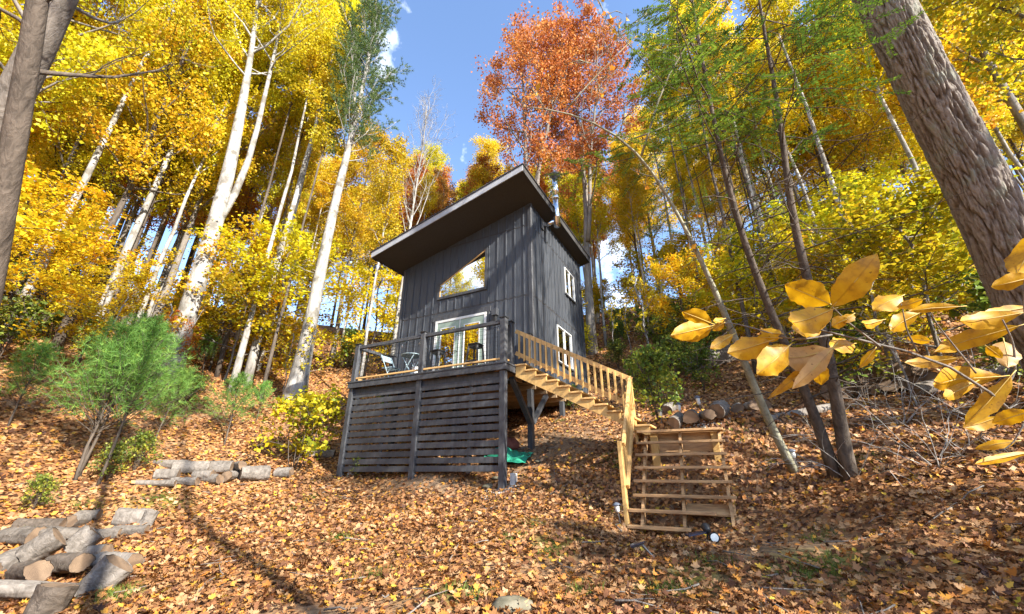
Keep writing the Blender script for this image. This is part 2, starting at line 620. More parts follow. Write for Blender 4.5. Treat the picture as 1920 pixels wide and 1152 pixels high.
# ------------------------------------------------------------------ ground
def build_ground():
    nr, na = 190, 420
    r = np.concatenate([[0.0], .5 * (900 / .5) ** (np.linspace(0, 1, nr) ** .92)])
    a = np.linspace(0, 2 * math.pi, na, endpoint=False)
    X = r[:, None] * np.sin(a)[None, :]
    Y = r[:, None] * np.cos(a)[None, :]
    Z = height(X, Y)
    V = np.stack([X, Y, Z], -1).reshape(-1, 3)
    i, j = np.meshgrid(np.arange(nr), np.arange(na), indexing='ij')
    k = (j + 1) % na
    F = np.stack([i * na + j, (i + 1) * na + j, (i + 1) * na + k, i * na + k], -1).reshape(-1, 4)[:, ::-1]
    me = fast_mesh('ground', V, F, None, True)
    for nm, fn in (('bare', bare), ('moss', mossy)):
        at_ = me.attributes.new(nm, 'FLOAT', 'POINT')
        at_.data.foreach_set('value', fn(V[:, 0], V[:, 1]).astype(np.float32))
    link('ground', me, M['ground'], kind='structure')


def leaf_quads(P, D, N, S, W=.42, fold=.18):
    """folded diamond leaves: base P, direction D, normal N, length S"""
    D = D / (np.linalg.norm(D, axis=1)[:, None] + 1e-9)
    Sd = np.cross(D, N)
    Sd /= np.linalg.norm(Sd, axis=1)[:, None] + 1e-9
    N = np.cross(Sd, D)
    S = S[:, None]
    mid = P + D * S * .45
    b = P
    t = P + D * S
    l = mid + Sd * S * W + N * S * fold
    r = mid - Sd * S * W + N * S * fold
    V = np.stack([b, l, t, r], 1).reshape(-1, 3)
    F = np.arange(len(V)).reshape(-1, 4)
    return V, F


def ground_normal(X, Y):
    e = .15
    nx = -(height(X + e, Y) - height(X - e, Y)) / (2 * e)
    ny = -(height(X, Y + e) - height(X, Y - e)) / (2 * e)
    n = np.stack([nx, ny, np.ones_like(nx)], -1)
    return n / np.linalg.norm(n, axis=1)[:, None]


def bare(X, Y):
    """1 where the soil shows, 0 under deep leaves"""
    px, b = to_plot(X, Y)
    m = np.exp(-((px - .2) / 2.2) ** 2 - ((b - 1.9) / 1.5) ** 2) * 1.1
    m += 1.25 * np.exp(-((X - 3.3) / 1.0) ** 2 - ((Y - 5.5) / .8) ** 2)
    m += .9 * np.exp(-((px - 3.5) / .7) ** 2 - ((b - .1) / .6) ** 2)
    m += np.exp(-((X + 1.6) / 1.1) ** 2 - ((Y - 4.5) / .35) ** 2)
    m += np.exp(-((px + 2.0) / 1.6) ** 2 - ((b + .1) / .35) ** 2)
    m += .75 * np.exp(-((X - .2) / 1.2) ** 2 - ((Y - 5.6) / .45) ** 2) + .6 * np.exp(-((X - 1.6) / .7) ** 2 - ((Y - 4.6) / .35) ** 2)
    m += .8 * np.exp(-((X + 3.2) / .6) ** 2 - ((Y - 4.2) / .4) ** 2)
    return np.clip(m, 0, 1)


def mossy(X, Y):
    m = 0
    for px, py, r in ((1530, 1060, .45), (1035, 1020, .35), (1600, 870, .3), (215, 1120, .3), (1290, 1095, .35), (620, 1010, .4), (870, 1110, .35), (1150, 870, .3), (300, 945, .5)):
        q, _ = MOSSPX.setdefault((px, py), gp(px, py))
        m = m + np.exp(-((X - q[0]) ** 2 + (Y - q[1]) ** 2) / (r * r))
    return np.clip(m, 0, 1)


MOSSPX = {}
build_ground()


def build_litter():
    rng = np.random.default_rng(5)
    lob = np.array([(0, 0), (.16, .12), (.12, .26), (.40, .30), (.28, .48), (.46, .68), (.20, .72), (.0, 1.0),
                    (-.20, .72), (-.46, .68), (-.28, .48), (-.40, .30), (-.12, .26), (-.16, .12)])
    lob2 = np.array([(0, 0), (.10, .1), (.22, .22), (.14, .34), (.30, .5), (.17, .6), (.26, .78), (.10, .86),
                     (0, 1.0), (-.10, .86), (-.26, .78), (-.17, .6), (-.30, .5), (-.14, .34)])
    # near leaves with lobed outlines
    n = 74000
    r = 2.6 + 7.4 * rng.random(n) ** .9
    a = rng.uniform(-R(64), R(64), n)
    X, Y = r * np.sin(a), r * np.cos(a)
    keep = rng.random(n) > np.maximum(bare(X, Y) * .9, mossy(X, Y) * .6)
    X, Y = X[keep], Y[keep]
    n = len(X)
    nrm = ground_normal(X, Y) + rng.normal(0, .36, (n, 3))
    nrm /= np.linalg.norm(nrm, axis=1)[:, None]
    d = rng.normal(0, 1, (n, 3))
    d -= nrm * (d * nrm).sum(1)[:, None]
    d /= np.linalg.norm(d, axis=1)[:, None]
    s = np.cross(d, nrm)
    S = rng.uniform(.04, .10, n) * (1 + .25 * (rng.random(n) > .92))
    Z = height(X, Y) + .008 + rng.random(n) * .03
    base = np.stack([X, Y, Z], -1)
    curl = rng.normal(.3, .5, n)
    rnd = rng.beta(1.5, 1.6, n)
    for name, L, sel in (('lobed', lob, rng.random(n) < .55), ('oak', lob2, None)):
        sel = sel if sel is not None else ~prev
        prev = sel
        P, D, Sd, N, SS, C = base[sel], d[sel], s[sel], nrm[sel], S[sel], curl[sel]
        m = len(P)
        L2 = L - np.array([0, .5])
        V = (P[:, None, :] + D[:, None, :] * (L2[None, :, 1:2] * SS[:, None, None]) + Sd[:, None, :] * (L2[None, :, 0:1] * SS[:, None, None])
             + N[:, None, :] * ((np.abs(L2[None, :, 0:1]) * 1.2 + L2[None, :, 1:2] ** 2) * (C * SS)[:, None, None]))
        F = np.arange(m * len(L)).reshape(m, len(L))
        me = fast_mesh('fallen_leaf_' + name, V.reshape(-1, 3), F, np.repeat(rnd[sel], len(L)))
        link('leaf_litter', me, M['litter'], label=('lobed maple leaves' if name == 'lobed' else 'long oak leaves') + ' lying loose on the ground near the path', cat='fallen leaves', kind='stuff')
    # farther leaves
    n = 210000
    r = 8 + 34 * rng.random(n) ** 1.5
    a = rng.uniform(-R(64), R(64), n)
    X, Y = r * np.sin(a), r * np.cos(a)
    keep = rng.random(n) > bare(X, Y) * .8
    X, Y, r = X[keep], Y[keep], r[keep]
    n = len(X)
    nrm = ground_normal(X, Y) + rng.normal(0, .4, (n, 3))
    d = rng.normal(0, 1, (n, 3))
    d -= nrm * (d * nrm).sum(1)[:, None] / (nrm * nrm).sum(1)[:, None]
    S = rng.uniform(.06, .11, n) * (1 + np.clip(r - 12, 0, 30) * .04)
    V, F = leaf_quads(np.stack([X, Y, height(X, Y) + .012 + rng.random(n) * .03], -1), d, nrm, S, .4, .12)
    link('leaf_litter', fast_mesh('fallen_leaves_slope', V, F, np.repeat(rng.beta(1.5, 1.6, n), 4)), M['litter'],
         label='brown and tan fallen leaves covering the wooded slope', cat='fallen leaves', kind='stuff')


build_litter()


# ------------------------------------------------------------------ plot-aligned things
def thing(name, x, y, z, label, cat, group=None):
    o = bpy.data.objects.new(name, None)
    COL.objects.link(o)
    o.empty_display_size = .2
    o.location = plot(x, y, z)
    o.rotation_euler = (0, 0, -YAW)
    o['org'] = (x, y, z)
    del o['org']
    ORIG[o.name] = np.array([x, y, z])
    return tag(o, label, cat, group)


ORIG = {}


def part(th, name, g, mat, smooth=False, sub=None, label=None):
    """mesh in plot coordinates, stored relative to its thing"""
    o0 = ORIG[th.name]
    g.v = [v - o0 for v in g.v]
    return link(name, g.mesh(name, smooth), mat, sub or th, label=label)


def pieces(th, name, mesh, mat, spots, sub=None):
    o0 = ORIG[th.name]
    for s in spots:
        link(name, mesh, mat, sub or th, np.array(s[:3]) - o0)


def bevel_box(x0, x1, y0, y1, z0, z1, c=.006):
    g = Geo()
    # chamfered along all four long vertical and horizontal edges: box with inset faces
    v, f = [], []
    xs, ys, zs = (x0, x1), (y0, y1), (z0, z1)
    idx = {}
    for ix in (0, 1):
        for iy in (0, 1):
            for iz in (0, 1):
                px, py, pz = xs[ix], ys[iy], zs[iz]
                sx, sy, sz = (1 - 2 * ix) * c, (1 - 2 * iy) * c, (1 - 2 * iz) * c
                for ax, p in enumerate(((px, py + sy, pz + sz), (px + sx, py, pz + sz), (px + sx, py + sy, pz))):
                    idx[(ix, iy, iz, ax)] = len(v)
                    v.append(p)
    I = lambda *k: idx[k]
    for s in (0, 1):
        f.append([I(s, 0, 0, 0), I(s, 1, 0, 0), I(s, 1, 1, 0), I(s, 0, 1, 0)][::(1 if s else -1)])
        f.append([I(0, s, 0, 1), I(0, s, 1, 1), I(1, s, 1, 1), I(1, s, 0, 1)][::(1 if s else -1)])
        f.append([I(0, 0, s, 2), I(1, 0, s, 2), I(1, 1, s, 2), I(0, 1, s, 2)][::(1 if s else -1)])
    for p in (0, 1):
        for q in (0, 1):
            f.append([I(p, q, 0, 0), I(p, q, 1, 0), I(p, q, 1, 1), I(p, q, 0, 1)])
            f.append([I(p, 0, q, 0), I(p, 1, q, 0), I(p, 1, q, 2), I(p, 0, q, 2)])
            f.append([I(0, p, q, 1), I(1, p, q, 1), I(1, p, q, 2), I(0, p, q, 2)])
    for ix in (0, 1):
        for iy in (0, 1):
            for iz in (0, 1):
                f.append([I(ix, iy, iz, 0), I(ix, iy, iz, 1), I(ix, iy, iz, 2)])
    return g.add(v, f)


def gplot(x, y):
    p = plot(x, y)
    return gz(p[0], p[1])


DECK = 2.37
WB, WR = 1.6, 6.3            # front and rear wall (plot y)
XL, XR = -5.0, 0.0           # left and right wall (plot x)
SLOPE = (8.0 - 6.63) / 5.68  # roof fall to the left


def soff(x):                 # underside of the roof at plot x
    return 8.0 - (0.42 - x) * SLOPE


def build_cabin():
    c = thing('cabin', -2.5, 4.0, DECK, 'tall charcoal board-and-batten cabin with a sloping shed roof', 'cabin')
    # ---- walls, three storeys of siding with a recessed flashing line between them
    tiers = [(DECK - .16, 4.715), (4.755, 7.08), (7.12, None)]
    for i, (z0, z1) in enumerate(tiers):
        g = Geo()
        if z1 is None:
            xt = 0.42 - (8.0 - z0) / SLOPE
            g.prism([(xt, WB, z0), (XR, WB, z0), (XR, WB, soff(XR))], (0, .12, 0))
        elif z1 > soff(XL):
            xt = 0.42 - (8.0 - z1) / SLOPE
            g.prism([(XL, WB, z0), (XR, WB, z0), (XR, WB, z1), (xt, WB, z1), (XL, WB, soff(XL))], (0, .12, 0))
        else:
            g.box(XL, XR, WB, WB + .12, z0, z1)
        part(c, 'front_siding', g, M['char_wall'])
        zt = soff(XR) - .01 if z1 is None else z1
        g = Geo().box(XR - .12, XR, WB + .122, WR, z0, zt)
        part(c, 'side_siding', g, M['char_wall'])
        zt = soff(XL) - .01 if z1 is None or z1 > soff(XL) else z1
        if zt > z0:
            part(c, 'side_siding', Geo().box(XL, XL + .12, WB + .122, WR, z0, zt), M['char_wall'])
    g = Geo().box(XL + .05, XR - .05, WB + .05, WR - .05, DECK - .1, soff(XL) - .05)
    part(c, 'inner_core', g, M['black'])
    g = Geo()
    g.prism([(XL + .05, WR - .1, DECK - .1), (XR - .05, WR - .1, DECK - .1), (XR - .05, WR - .1, soff(XR - .05) - .01), (XL + .05, WR - .1, soff(XL + .05) - .01)], (0, .1, 0))
    part(c, 'rear_siding', g, M['char_wall'])
    g = Geo()
    g.prism([(XL + .05, WB + .125, DECK), (XR - .13, WB + .125, DECK), (XR - .13, WB + .125, soff(XR - .13) - .02), (XL + .05, WB + .125, soff(XL) - .02)], (0, .05, 0))
    g.box(XR - .16, XR - .122, WB + .2, WR - .12, DECK, soff(XR - .2) - .03)
    part(c, 'wall_backing', g, M['black'])
    # ---- battens
    doorx0, doorx1, doort = -3.50, -1.46, 4.50
    wx0, wx1 = -3.46, -1.50

    def win_top(x):
        return 5.74 + (x + 3.40) * .52

    mesh_cache = {}

    def batten(x, y, z0, z1, side):
        h = round(z1 - z0, 2)
        if h < .06:
            return
        key = (h, side)
        if key not in mesh_cache:
            if side:
                mesh_cache[key] = bevel_box(0, .024, -.02, .02, 0, h, .003).mesh('batten')
            else:
                mesh_cache[key] = bevel_box(-.02, .02, -.024, 0, 0, h, .003).mesh('batten')
        pieces(c, 'batten', mesh_cache[key], M['char_wall'], [(x, y, z0)])

    for k in range(16):
        x = -.25 - .305 * k
        for z0, z1 in tiers:
            zt = (z1 if z1 is not None else 99)
            zt = min(zt, soff(x) - .005)
            z0b = z0
            if z0b >= zt:
                continue
            segs = [(z0b, zt)]
            if doorx0 < x < doorx1:
                segs = [(max(a, doort + .16), b) for a, b in segs]
            if wx0 < x < wx1:
                out = []
                for a, b in segs:
                    lo, hi = 5.16, win_top(x) + .14
                    if b <= lo or a >= hi:
                        out.append((a, b))
                    else:
                        if a < lo:
                            out.append((a, lo))
                        if b > hi:
                            out.append((hi, b))
                segs = out
            for a, b in segs:
                if b > a:
                    batten(x, WB, a, b, 0)
    for k in range(15):
        y = WB + .35 + .305 * k
        for z0, z1 in tiers:
            zt = soff(XR) - .01 if z1 is None else z1
            segs = [(z0, zt)]
            for wy0, wy1, wz0, wz1 in ((3.36, 4.74, 3.10, 4.42), (4.34, 5.44, 5.80, 6.98)):
                if wy0 < y < wy1:
                    out = []
                    for a, b in segs:
                        if b <= wz0 or a >= wz1:
                            out.append((a, b))
                        else:
                            if a < wz0:
                                out.append((a, wz0))
                            if b > wz1:
                                out.append((wz1, b))
                    segs = out
            for a, b in segs:
                batten(XR, y, a, b, 1)
    # corner boards
    part(c, 'corner_board', bevel_box(-.09, .028, WB - .028, WB, DECK - .16, soff(-.09) - .004), M['char'])
    part(c, 'corner_board', bevel_box(.002, .030, WB + .002, WB + .10, DECK - .16, soff(XR) - .012), M['char'])
    part(c, 'corner_board', bevel_box(XL - .028, XL + .08, WB - .028, WB, DECK - .16, soff(XL) - .004), M['char'])
    part(c, 'corner_board', bevel_box(.002, .030, WR - .1, WR, DECK - .16, soff(XR) - .012), M['char'])
    # flashing strips in the seams
    for z in (4.735, 7.10):
        x0 = XL + .05 if z < 6.6 else .42 - (8.0 - z) / SLOPE + .15
        part(c, 'flashing', Geo().box(x0, -.1, WB - .006, WB + .004, z - .022, z + .022), M['roof'])
        part(c, 'flashing', Geo().box(-.004, .006, WB + .11, WR - .11, z - .022, z + .022), M['roof'])
    # ---- roof: slab with soffit, fascia and metal top
    y0, y1, x0, x1 = .22, 6.45, -5.26, .42
    rt = .17

    def slab(xa, xb, ya, yb, d0, d1):
        return Geo().prism([(xa, ya, soff(xa) + d0), (xb, ya, soff(xb) + d0), (xb, ya, soff(xb) + d1), (xa, ya, soff(xa) + d1)], (0, yb - ya, 0))

    rf = part(c, 'roof', slab(x0 - .03, x1 + .03, y0 - .03, y1 + .03, rt + .004, rt + .034), M['roof'])
    part(c, 'soffit', slab(x0 + .03, x1 - .03, y0 + .03, y1 - .03, .004, .05), M['soffit'], sub=rf)
    part(c, 'fascia', slab(x0, x1, y0, y0 + .028, -.03, rt), M['fascia'], sub=rf)
    part(c, 'fascia', slab(x0, x1, y1 - .028, y1, -.03, rt), M['char'], sub=rf)
    part(c, 'fascia', slab(x1 - .028, x1 - .001, y0 + .03, y1 - .03, -.03, rt), M['soffit'], sub=rf)
    part(c, 'fascia', slab(x0 + .001, x0 + .028, y0 + .03, y1 - .03, -.03, rt), M['soffit'], sub=rf)
    for k in range(12):
        xx = x0 + .25 + k * .47
        part(c, 'roof_rib', slab(xx, xx + .03, y0 - .028, y1 + .028, rt + .034, rt + .065), M['roof'], sub=rf)
    # ---- stove pipe
    fl = part(c, 'stove_pipe', Geo().tube([(.52, 2.55, 7.42), (.52, 2.55, 8.55)], .108, 20), M['steel'], True)
    part(c, 'pipe_section', Geo().tube([(.52, 2.55, 8.56), (.52, 2.55, 9.40)], .102, 20), M['steel'], True, sub=fl)
    part(c, 'pipe_band', Geo().tube([(.52, 2.55, 8.48), (.52, 2.55, 8.60)], .116, 20), M['steel'], True, sub=fl)
    part(c, 'pipe_band', Geo().tube([(.52, 2.55, 7.74), (.52, 2.55, 7.80)], .116, 20), M['steel'], True, sub=fl)
    part(c, 'pipe_cap', Geo().lathe([(.10, 9.38), (.12, 9.43), (.19, 9.48), (.19, 9.51), (.06, 9.59)], 20, (.52, 2.55, 0)), M['gunmetal'], True, sub=fl)
    part(c, 'wall_thimble', Geo().tube([(.01, 2.55, 7.60), (.46, 2.55, 7.62)], .075, 18), M['steel'], True, sub=fl)
    part(c, 'thimble_plate', bevel_box(.026, .05, 2.36, 2.74, 7.40, 7.80), M['char'], sub=fl)
    part(c, 'pipe_bracket', Geo().bar((.40, 2.55, 8.28), (.52, 2.55, 8.52), .03, .012), M['steel'], sub=fl)
    # ---- trapezoid window
    w = part(c, 'window', Geo().prism([(-3.36, WB - .012, 5.30), (-1.58, WB - .012, 5.30), (-1.58, WB - .012, win_top(-1.58) - .05), (-3.36, WB - .012, win_top(-3.36) - .05)], (0, .008, 0)), M['glass'],
             label='trapezoid upper window mirroring trees and sky')
    fr = [((-3.42, 5.24), (-1.52, 5.24)), ((-1.555, 5.29), (-1.555, win_top(-1.555) - .01)), ((-3.385, 5.29), (-3.385, win_top(-3.385) - .01)), ((-3.42, win_top(-3.42)), (-1.50, win_top(-1.50)))]
    for (xa, za), (xb, zb) in fr:
        g = Geo().bar((xa, WB - .025, za), (xb, WB - .025, zb), .05, .09, (0, 0, 1) if abs(xa - xb) > .1 else (1, 0, 0))
        part(c, 'window_frame', g, M['char'], sub=w)
    part(c, 'window_reveal', Geo().bar((-3.34, WB - .018, win_top(-3.34) - .065), (-1.59, WB - .018, win_top(-1.59) - .065), .02, .03), M['pine'], sub=w)
    part(c, 'window_reveal', Geo().bar((-3.335, WB - .018, 5.29), (-3.335, WB - .018, 5.66), .02, .025, (1, 0, 0)), M['pine'], sub=w)
    # ---- french doors
    for xa, xb in ((-3.32, -2.465), (-2.435, -1.58)):
        d = part(c, 'door', bevel_box(xa, xb, WB - .035, WB - .004, DECK + .02, 4.36), M['sage'], label='sage green french door with a tall mirroring pane')
        xg0, xg1 = xa + .17, xb - .17
        part(c, 'pane', Geo().box(xg0, xg1, WB - .040, WB - .036, DECK + .28, 4.14), M['glass'], sub=d)
        for g in (Geo().box(xg0 - .03, xg0, WB - .052, WB - .0355, DECK + .25, 4.17), Geo().box(xg1, xg1 + .03, WB - .052, WB - .0355, DECK + .25, 4.17),
                  Geo().box(xg0, xg1, WB - .052, WB - .0355, 4.14, 4.17), Geo().box(xg0, xg1, WB - .052, WB - .0355, DECK + .25, DECK + .28)):
            part(c, 'pane_frame', g, M['white'], sub=d)
    part(c, 'door_handle', Geo().tube([(-2.52, WB - .04, 3.35), (-2.52, WB - .09, 3.35), (-2.63, WB - .09, 3.35)], .012, 8), M['black'])
    part(c, 'door_frame', Geo().box(-3.40, -3.325, WB - .05, WB, DECK + .01, 4.44), M['white'])
    part(c, 'door_frame', Geo().box(-1.575, -1.50, WB - .05, WB, DECK + .01, 4.44), M['white'])
    part(c, 'door_frame', Geo().box(-3.325, -1.575, WB - .05, WB, 4.365, 4.44), M['white'])
    part(c, 'door_frame', Geo().box(-2.463, -2.437, WB - .05, WB - .002, DECK + .02, 4.36), M['white'])
    part(c, 'door_trim', bevel_box(-3.56, -1.36, WB - .032, WB - .001, 4.445, 4.62), M['char'])
    part(c, 'door_trim', bevel_box(-3.50, -3.405, WB - .032, WB - .001, DECK, 4.443), M['char'])
    part(c, 'door_trim', bevel_box(-1.495, -1.40, WB - .032, WB - .001, DECK, 4.443), M['char'])
    # sconce
    part(c, 'wall_lamp', bevel_box(-1.26, -1.08, WB - .15, WB - .026, 4.24, 4.46), M['char'])
    part(c, 'wall_lamp', bevel_box(-1.22, -1.12, WB - .12, WB - .05, 4.02, 4.24), M['black'])
    # ---- side windows
    for (ya, yb, za, zb), lab in (((3.40, 4.70, 3.15, 4.36), 'lower sliding window in the side wall'), ((4.40, 5.38, 5.86, 6.90), 'upper sliding window in the side wall')):
        w = part(c, 'window', Geo().box(.006, .012, ya + .05, yb - .05, za + .05, zb - .05), M['glass'], label=lab)
        t = .036
        for g in (Geo().box(.013, .05, ya, yb, zb - t, zb), Geo().box(.013, .05, ya, yb, za, za + t), Geo().box(.013, .05, ya, ya + t, za + t, zb - t),
                  Geo().box(.013, .05, yb - t, yb, za + t, zb - t), Geo().box(.013, .045, (ya + yb) / 2 - .02, (ya + yb) / 2 + .02, za + t, zb - t)):
            part(c, 'window_frame', g, M['white'], sub=w)
        part(c, 'window_sill', Geo().box(.002, .07, ya - .04, yb + .04, za - .06, za - .003), M['char'], sub=w)
    # ---- floor seen from below
    part(c, 'floor_underside', Geo().box(XL + .02, XR - .02, WB + .05, WR - .05, 2.155, 2.205), M['ply'])
    for k in range(7):
        y = WB + .16 + k * .75
        part(c, 'floor_beam', bevel_box(XL + .03, XR - .03, y, y + .05, 2.02, 2.153), M['ply'])
    # posts
    for x, y in ((-.16, 1.72), (-.16, 4.02), (-2.55, 1.72), (-2.55, 4.02), (-4.9, 1.72), (-4.9, 4.02), (-.16, 6.1), (-4.9, 6.1)):
        part(c, 'support_post', bevel_box(x - .07, x + .07, y - .07, y + .07, gplot(x, y) - .25, 2.018), M['char'])
    part(c, 'brace', Geo().bar((-.15, 1.66, 1.15), (-.15, .62, 2.12), .09, .13, (1, 0, 0)), M['char'])
    part(c, 'brace', Geo().bar((-.15, 1.80, 1.15), (-.15, 2.75, 2.0), .09, .13, (1, 0, 0)), M['char'])
    return c


build_cabin()


def build_deck():
    d = thing('deck', -2.5, .8, DECK, 'raised charcoal deck with cable-mesh railing and slatted skirt', 'deck')

    def post(x0, x1, y0, y1, z0, z1, cap=True, name='post'):
        p = part(d, name, bevel_box(x0, x1, y0, y1, z0, z1), M['char'])
        if cap:
            cx, cy = (x0 + x1) / 2, (y0 + y1) / 2
            w = (x1 - x0) / 2 + .018
            g = Geo().box(cx - w, cx + w, cy - w, cy + w, z1 + .001, z1 + .025)
            g.add([(cx - w + .01, cy - w + .01, z1 + .026), (cx + w - .01, cy - w + .01, z1 + .026), (cx + w - .01, cy + w - .01, z1 + .026), (cx - w + .01, cy + w - .01, z1 + .026), (cx, cy, z1 + .06)],
                  [(0, 1, 4), (1, 2, 4), (2, 3, 4), (3, 0, 4)])
            part(d, 'post_cap', g, M['black'], sub=p)
        return p

    fx = [(-.145, -.002), (-2.62, -2.475), (-5.09, -4.945)]
    for k, (x0, x1) in enumerate(fx):
        post(x0, x1, .002, .145, gplot((x0 + x1) / 2, .07) - .3, 2.178, False, 'leg_post')
        post(x0, x1, .012, .155, DECK + .002, 3.49)
    post(-.145, -.002, .325, .462, DECK + .002, 3.47)
    post(-.145, -.002, 1.43, 1.57, DECK + .002, 3.47)
    post(-5.09, -4.945, 1.43, 1.57, DECK + .002, 3.47)
    # rim
    part(d, 'rim_joist', bevel_box(-5.12, .042, -.045, -.002, 2.18, 2.325), M['char'])
    part(d, 'rim_joist', bevel_box(.002, .042, 0, 1.59, 2.18, 2.325), M['char'])
    part(d, 'rim_joist', bevel_box(-5.12, -5.094, 0, 1.59, 2.18, 2.325), M['char'])
    for k in range(9):
        x = -.35 - .55 * k
        part(d, 'joist', Geo().box(x - .02, x + .02, .16, 1.59, 2.18, 2.322), M['worn'])
    bm = bevel_box(-5.135, .06, 0, .142, 0, .04, .004).mesh('deck_board')
    pieces(d, 'deck_board', bm, M['char'], [(0, -.06 + .149 * k, 2.328) for k in range(11)])
    part(d, 'beam', Geo().box(-4.94, -.15, .10, .15, 2.03, 2.178), M['char'])
    # rails
    bays = [(-2.473, -.147), (-4.943, -2.622)]
    for x0, x1 in bays:
        part(d, 'top_rail', bevel_box(x0, x1, .035, .125, 3.355, 3.445), M['char'])
        part(d, 'lower_rail', bevel_box(x0, x1, .05, .11, 2.45, 2.495), M['pine'])
        g = Geo()
        nx = int((x1 - x0) / .105)
        for i in range(1, nx):
            x = x0 + (x1 - x0) * i / nx
            g.bar((x, .08, 2.495), (x, .08, 3.355), .0045, .0045, (1, 0, 0))
        for i in range(1, 8):
            z = 2.495 + .86 * i / 8
            g.bar((x0, .083, z), (x1, .083, z), .0045, .0045)
        tag(part(d, 'wire_mesh', g, M['wire']), kind='stuff')
        # slatted skirt, each slat its own board
        n = 12
        gm = bevel_box(x0 + .002, x1 - .002, 0, .03, 0, .128, .004).mesh('slat')
        rr = random.Random(int(x0 * 10))
        pieces(d, 'slat', gm, M['char'], [(0, .055 + rr.uniform(-.004, .004), -.02 + .1745 * i + rr.uniform(-.006, .006)) for i in range(n)])
    part(d, 'skirt_batten', Geo().box(-1.02, -.93, .09, .13, -.05, 2.02), M['char'])
    part(d, 'skirt_batten', Geo().box(-3.75, -3.66, .09, .13, -.05, 2.02), M['char'])
    part(d, 'top_rail', bevel_box(-.12, -.03, .157, .323, 3.355, 3.445), M['char'])
    part(d, 'lower_rail', bevel_box(-.105, -.045, .157, .323, 2.45, 2.495), M['pine'])
    part(d, 'top_rail', bevel_box(-5.06, -4.97, .157, 1.428, 3.355, 3.445), M['char'])
    part(d, 'lower_rail', bevel_box(-5.05, -4.99, .157, 1.428, 2.45, 2.495), M['pine'])
    g = Geo()
    for i in range(1, 12):
        y = .157 + 1.27 * i / 12
        g.bar((-5.015, y, 2.495), (-5.015, y, 3.355), .0045, .0045, (1, 0, 0))
    for i in range(1, 8):
        g.bar((-5.018, .157, 2.495 + .86 * i / 8), (-5.018, 1.428, 2.495 + .86 * i / 8), .0045, .0045)
    tag(part(d, 'wire_mesh', g, M['wire']), kind='stuff')


build_deck()


def build_upper_stairs():
    s = thing('upper_stairs', 1.4, .95, 1.0, 'yellow lumber flight of stairs running down from the deck past the cabin side', 'stairs')
    n, run, rise, x0, z0 = 11, .27, .1535, .03, 2.39
    poly = [(0.045, 2.10)]
    for i in range(n):
        poly.append((x0 + run * i + (.015 if i == 0 else 0), z0 - .042 - rise * i))
        poly.append((x0 + run * (i + 1), z0 - .042 - rise * i))
    poly.append((x0 + run * n, .66))
    poly.append((x0 + run * n - .1, .66))
    for y in (.47, 1.36):
        part(s, 'stringer', Geo().prism([(x, y, z) for x, z in poly], (0, .04, 0)), M['pine2'])
    tm = bevel_box(0, .295, 0, .98, 0, .04, .005).mesh('tread')
    pieces(s, 'tread', tm, M['pine'], [(x0 + run * i, .432, z0 - .04 - rise * i) for i in range(n)])
    sl = -.548
    f = lambda x: 3.28 + sl * x
    part(s, 'top_rail', Geo().bar((.005, .56, f(0)), (2.74, .56, f(2.74)), .04, .10), M['pine'])
    part(s, 'lower_rail', Geo().bar((.005, .56, f(0) - .57), (2.74, .56, f(2.74) - .57), .04, .10), M['pine'])
    bm = Geo()
    bm.prism([(-.019, 0, -.02), (.019, 0, .0), (.019, 0, .69), (-.019, 0, .69)], (0, .038, 0))
    bm = bm.mesh('baluster')
    pieces(s, 'baluster', bm, M['pine2'], [(.12 + .1425 * k, .50, f(.12 + .1425 * k) - .655) for k in range(19)])


build_upper_stairs()


def build_lower_stairs():
    s = thing('lower_stairs', 3.5, 0, -.4, 'short open flight of wooden steps at the foot of the slope', 'stairs')
    x0, x1 = 2.74, 4.28
    for i in range(8):
        y, z = .46 - .18 * i, .74 - .22 * i
        xa, xb = x0, x1
        if i == 5:
            xb = x1 + .03
        if i == 6:
            xb = x1 - .28
            xa = x0 - .06
        if i == 7:
            xa, xb = x0 - .06, 3.62
        part(s, 'tread', bevel_box(xa, xb, y, y + .14, z - .045, z, .006), M['worn'])
    sl = .22 / .18
    for x in (2.86, 3.50, 4.18):
        yb = -.80 if x < 4 else -.62
        poly = [(x, .60, .69), (x, yb + .03, .69 - (.57 - yb) * sl), (x, yb + .19, .69 - (.57 - yb) * sl), (x, .76, .69)]
        part(s, 'stringer', Geo().prism(poly, (.045, 0, 0)), M['worn'])
    part(s, 'back_board', bevel_box(2.90, 4.20, .775, .815, .30, .70), M['worn'])
    part(s, 'leg', bevel_box(2.95, 3.09, .65, .765, gplot(3.0, .5) - 1.0, .68), M['pine2'])
    part(s, 'leg', bevel_box(4.05, 4.17, .65, .765, gplot(4.1, .5) - 1.0, .68), M['pine2'])
    part(s, 'landing_board', bevel_box(2.74, 4.28, .62, .76, .70, .742), M['worn'])
    part(s, 'landing_board', bevel_box(2.74, 4.28, .78, .92, .70, .742), M['worn'])
    # rail on the left
    f = lambda y: 1.80 + (y - .56) * sl
    part(s, 'top_rail', Geo().bar((2.70, .58, f(.58)), (2.70, -.56, f(-.56)), .045, .09, (1, 0, 0) if False else (0, 0, 1)), M['pine'])
    part(s, 'lower_rail', Geo().bar((2.70, .58, f(.58) - .68), (2.70, -.56, f(-.56) - .68), .045, .09), M['pine'])
    bm = Geo().box(-.019, .019, -.019, .019, 0, .80).mesh('baluster')
    pieces(s, 'baluster', bm, M['pine2'], [(2.655, .50 - .125 * k, f(.50 - .125 * k) - .75) for k in range(8)])
    part(s, 'newel', bevel_box(2.61, 2.675, -.66, -.52, -1.0, f(-.56) + .05), M['pine2'])
    part(s, 'newel', bevel_box(2.68, 2.725, .585, .675, .5, 1.86), M['pine2'])


build_lower_stairs()


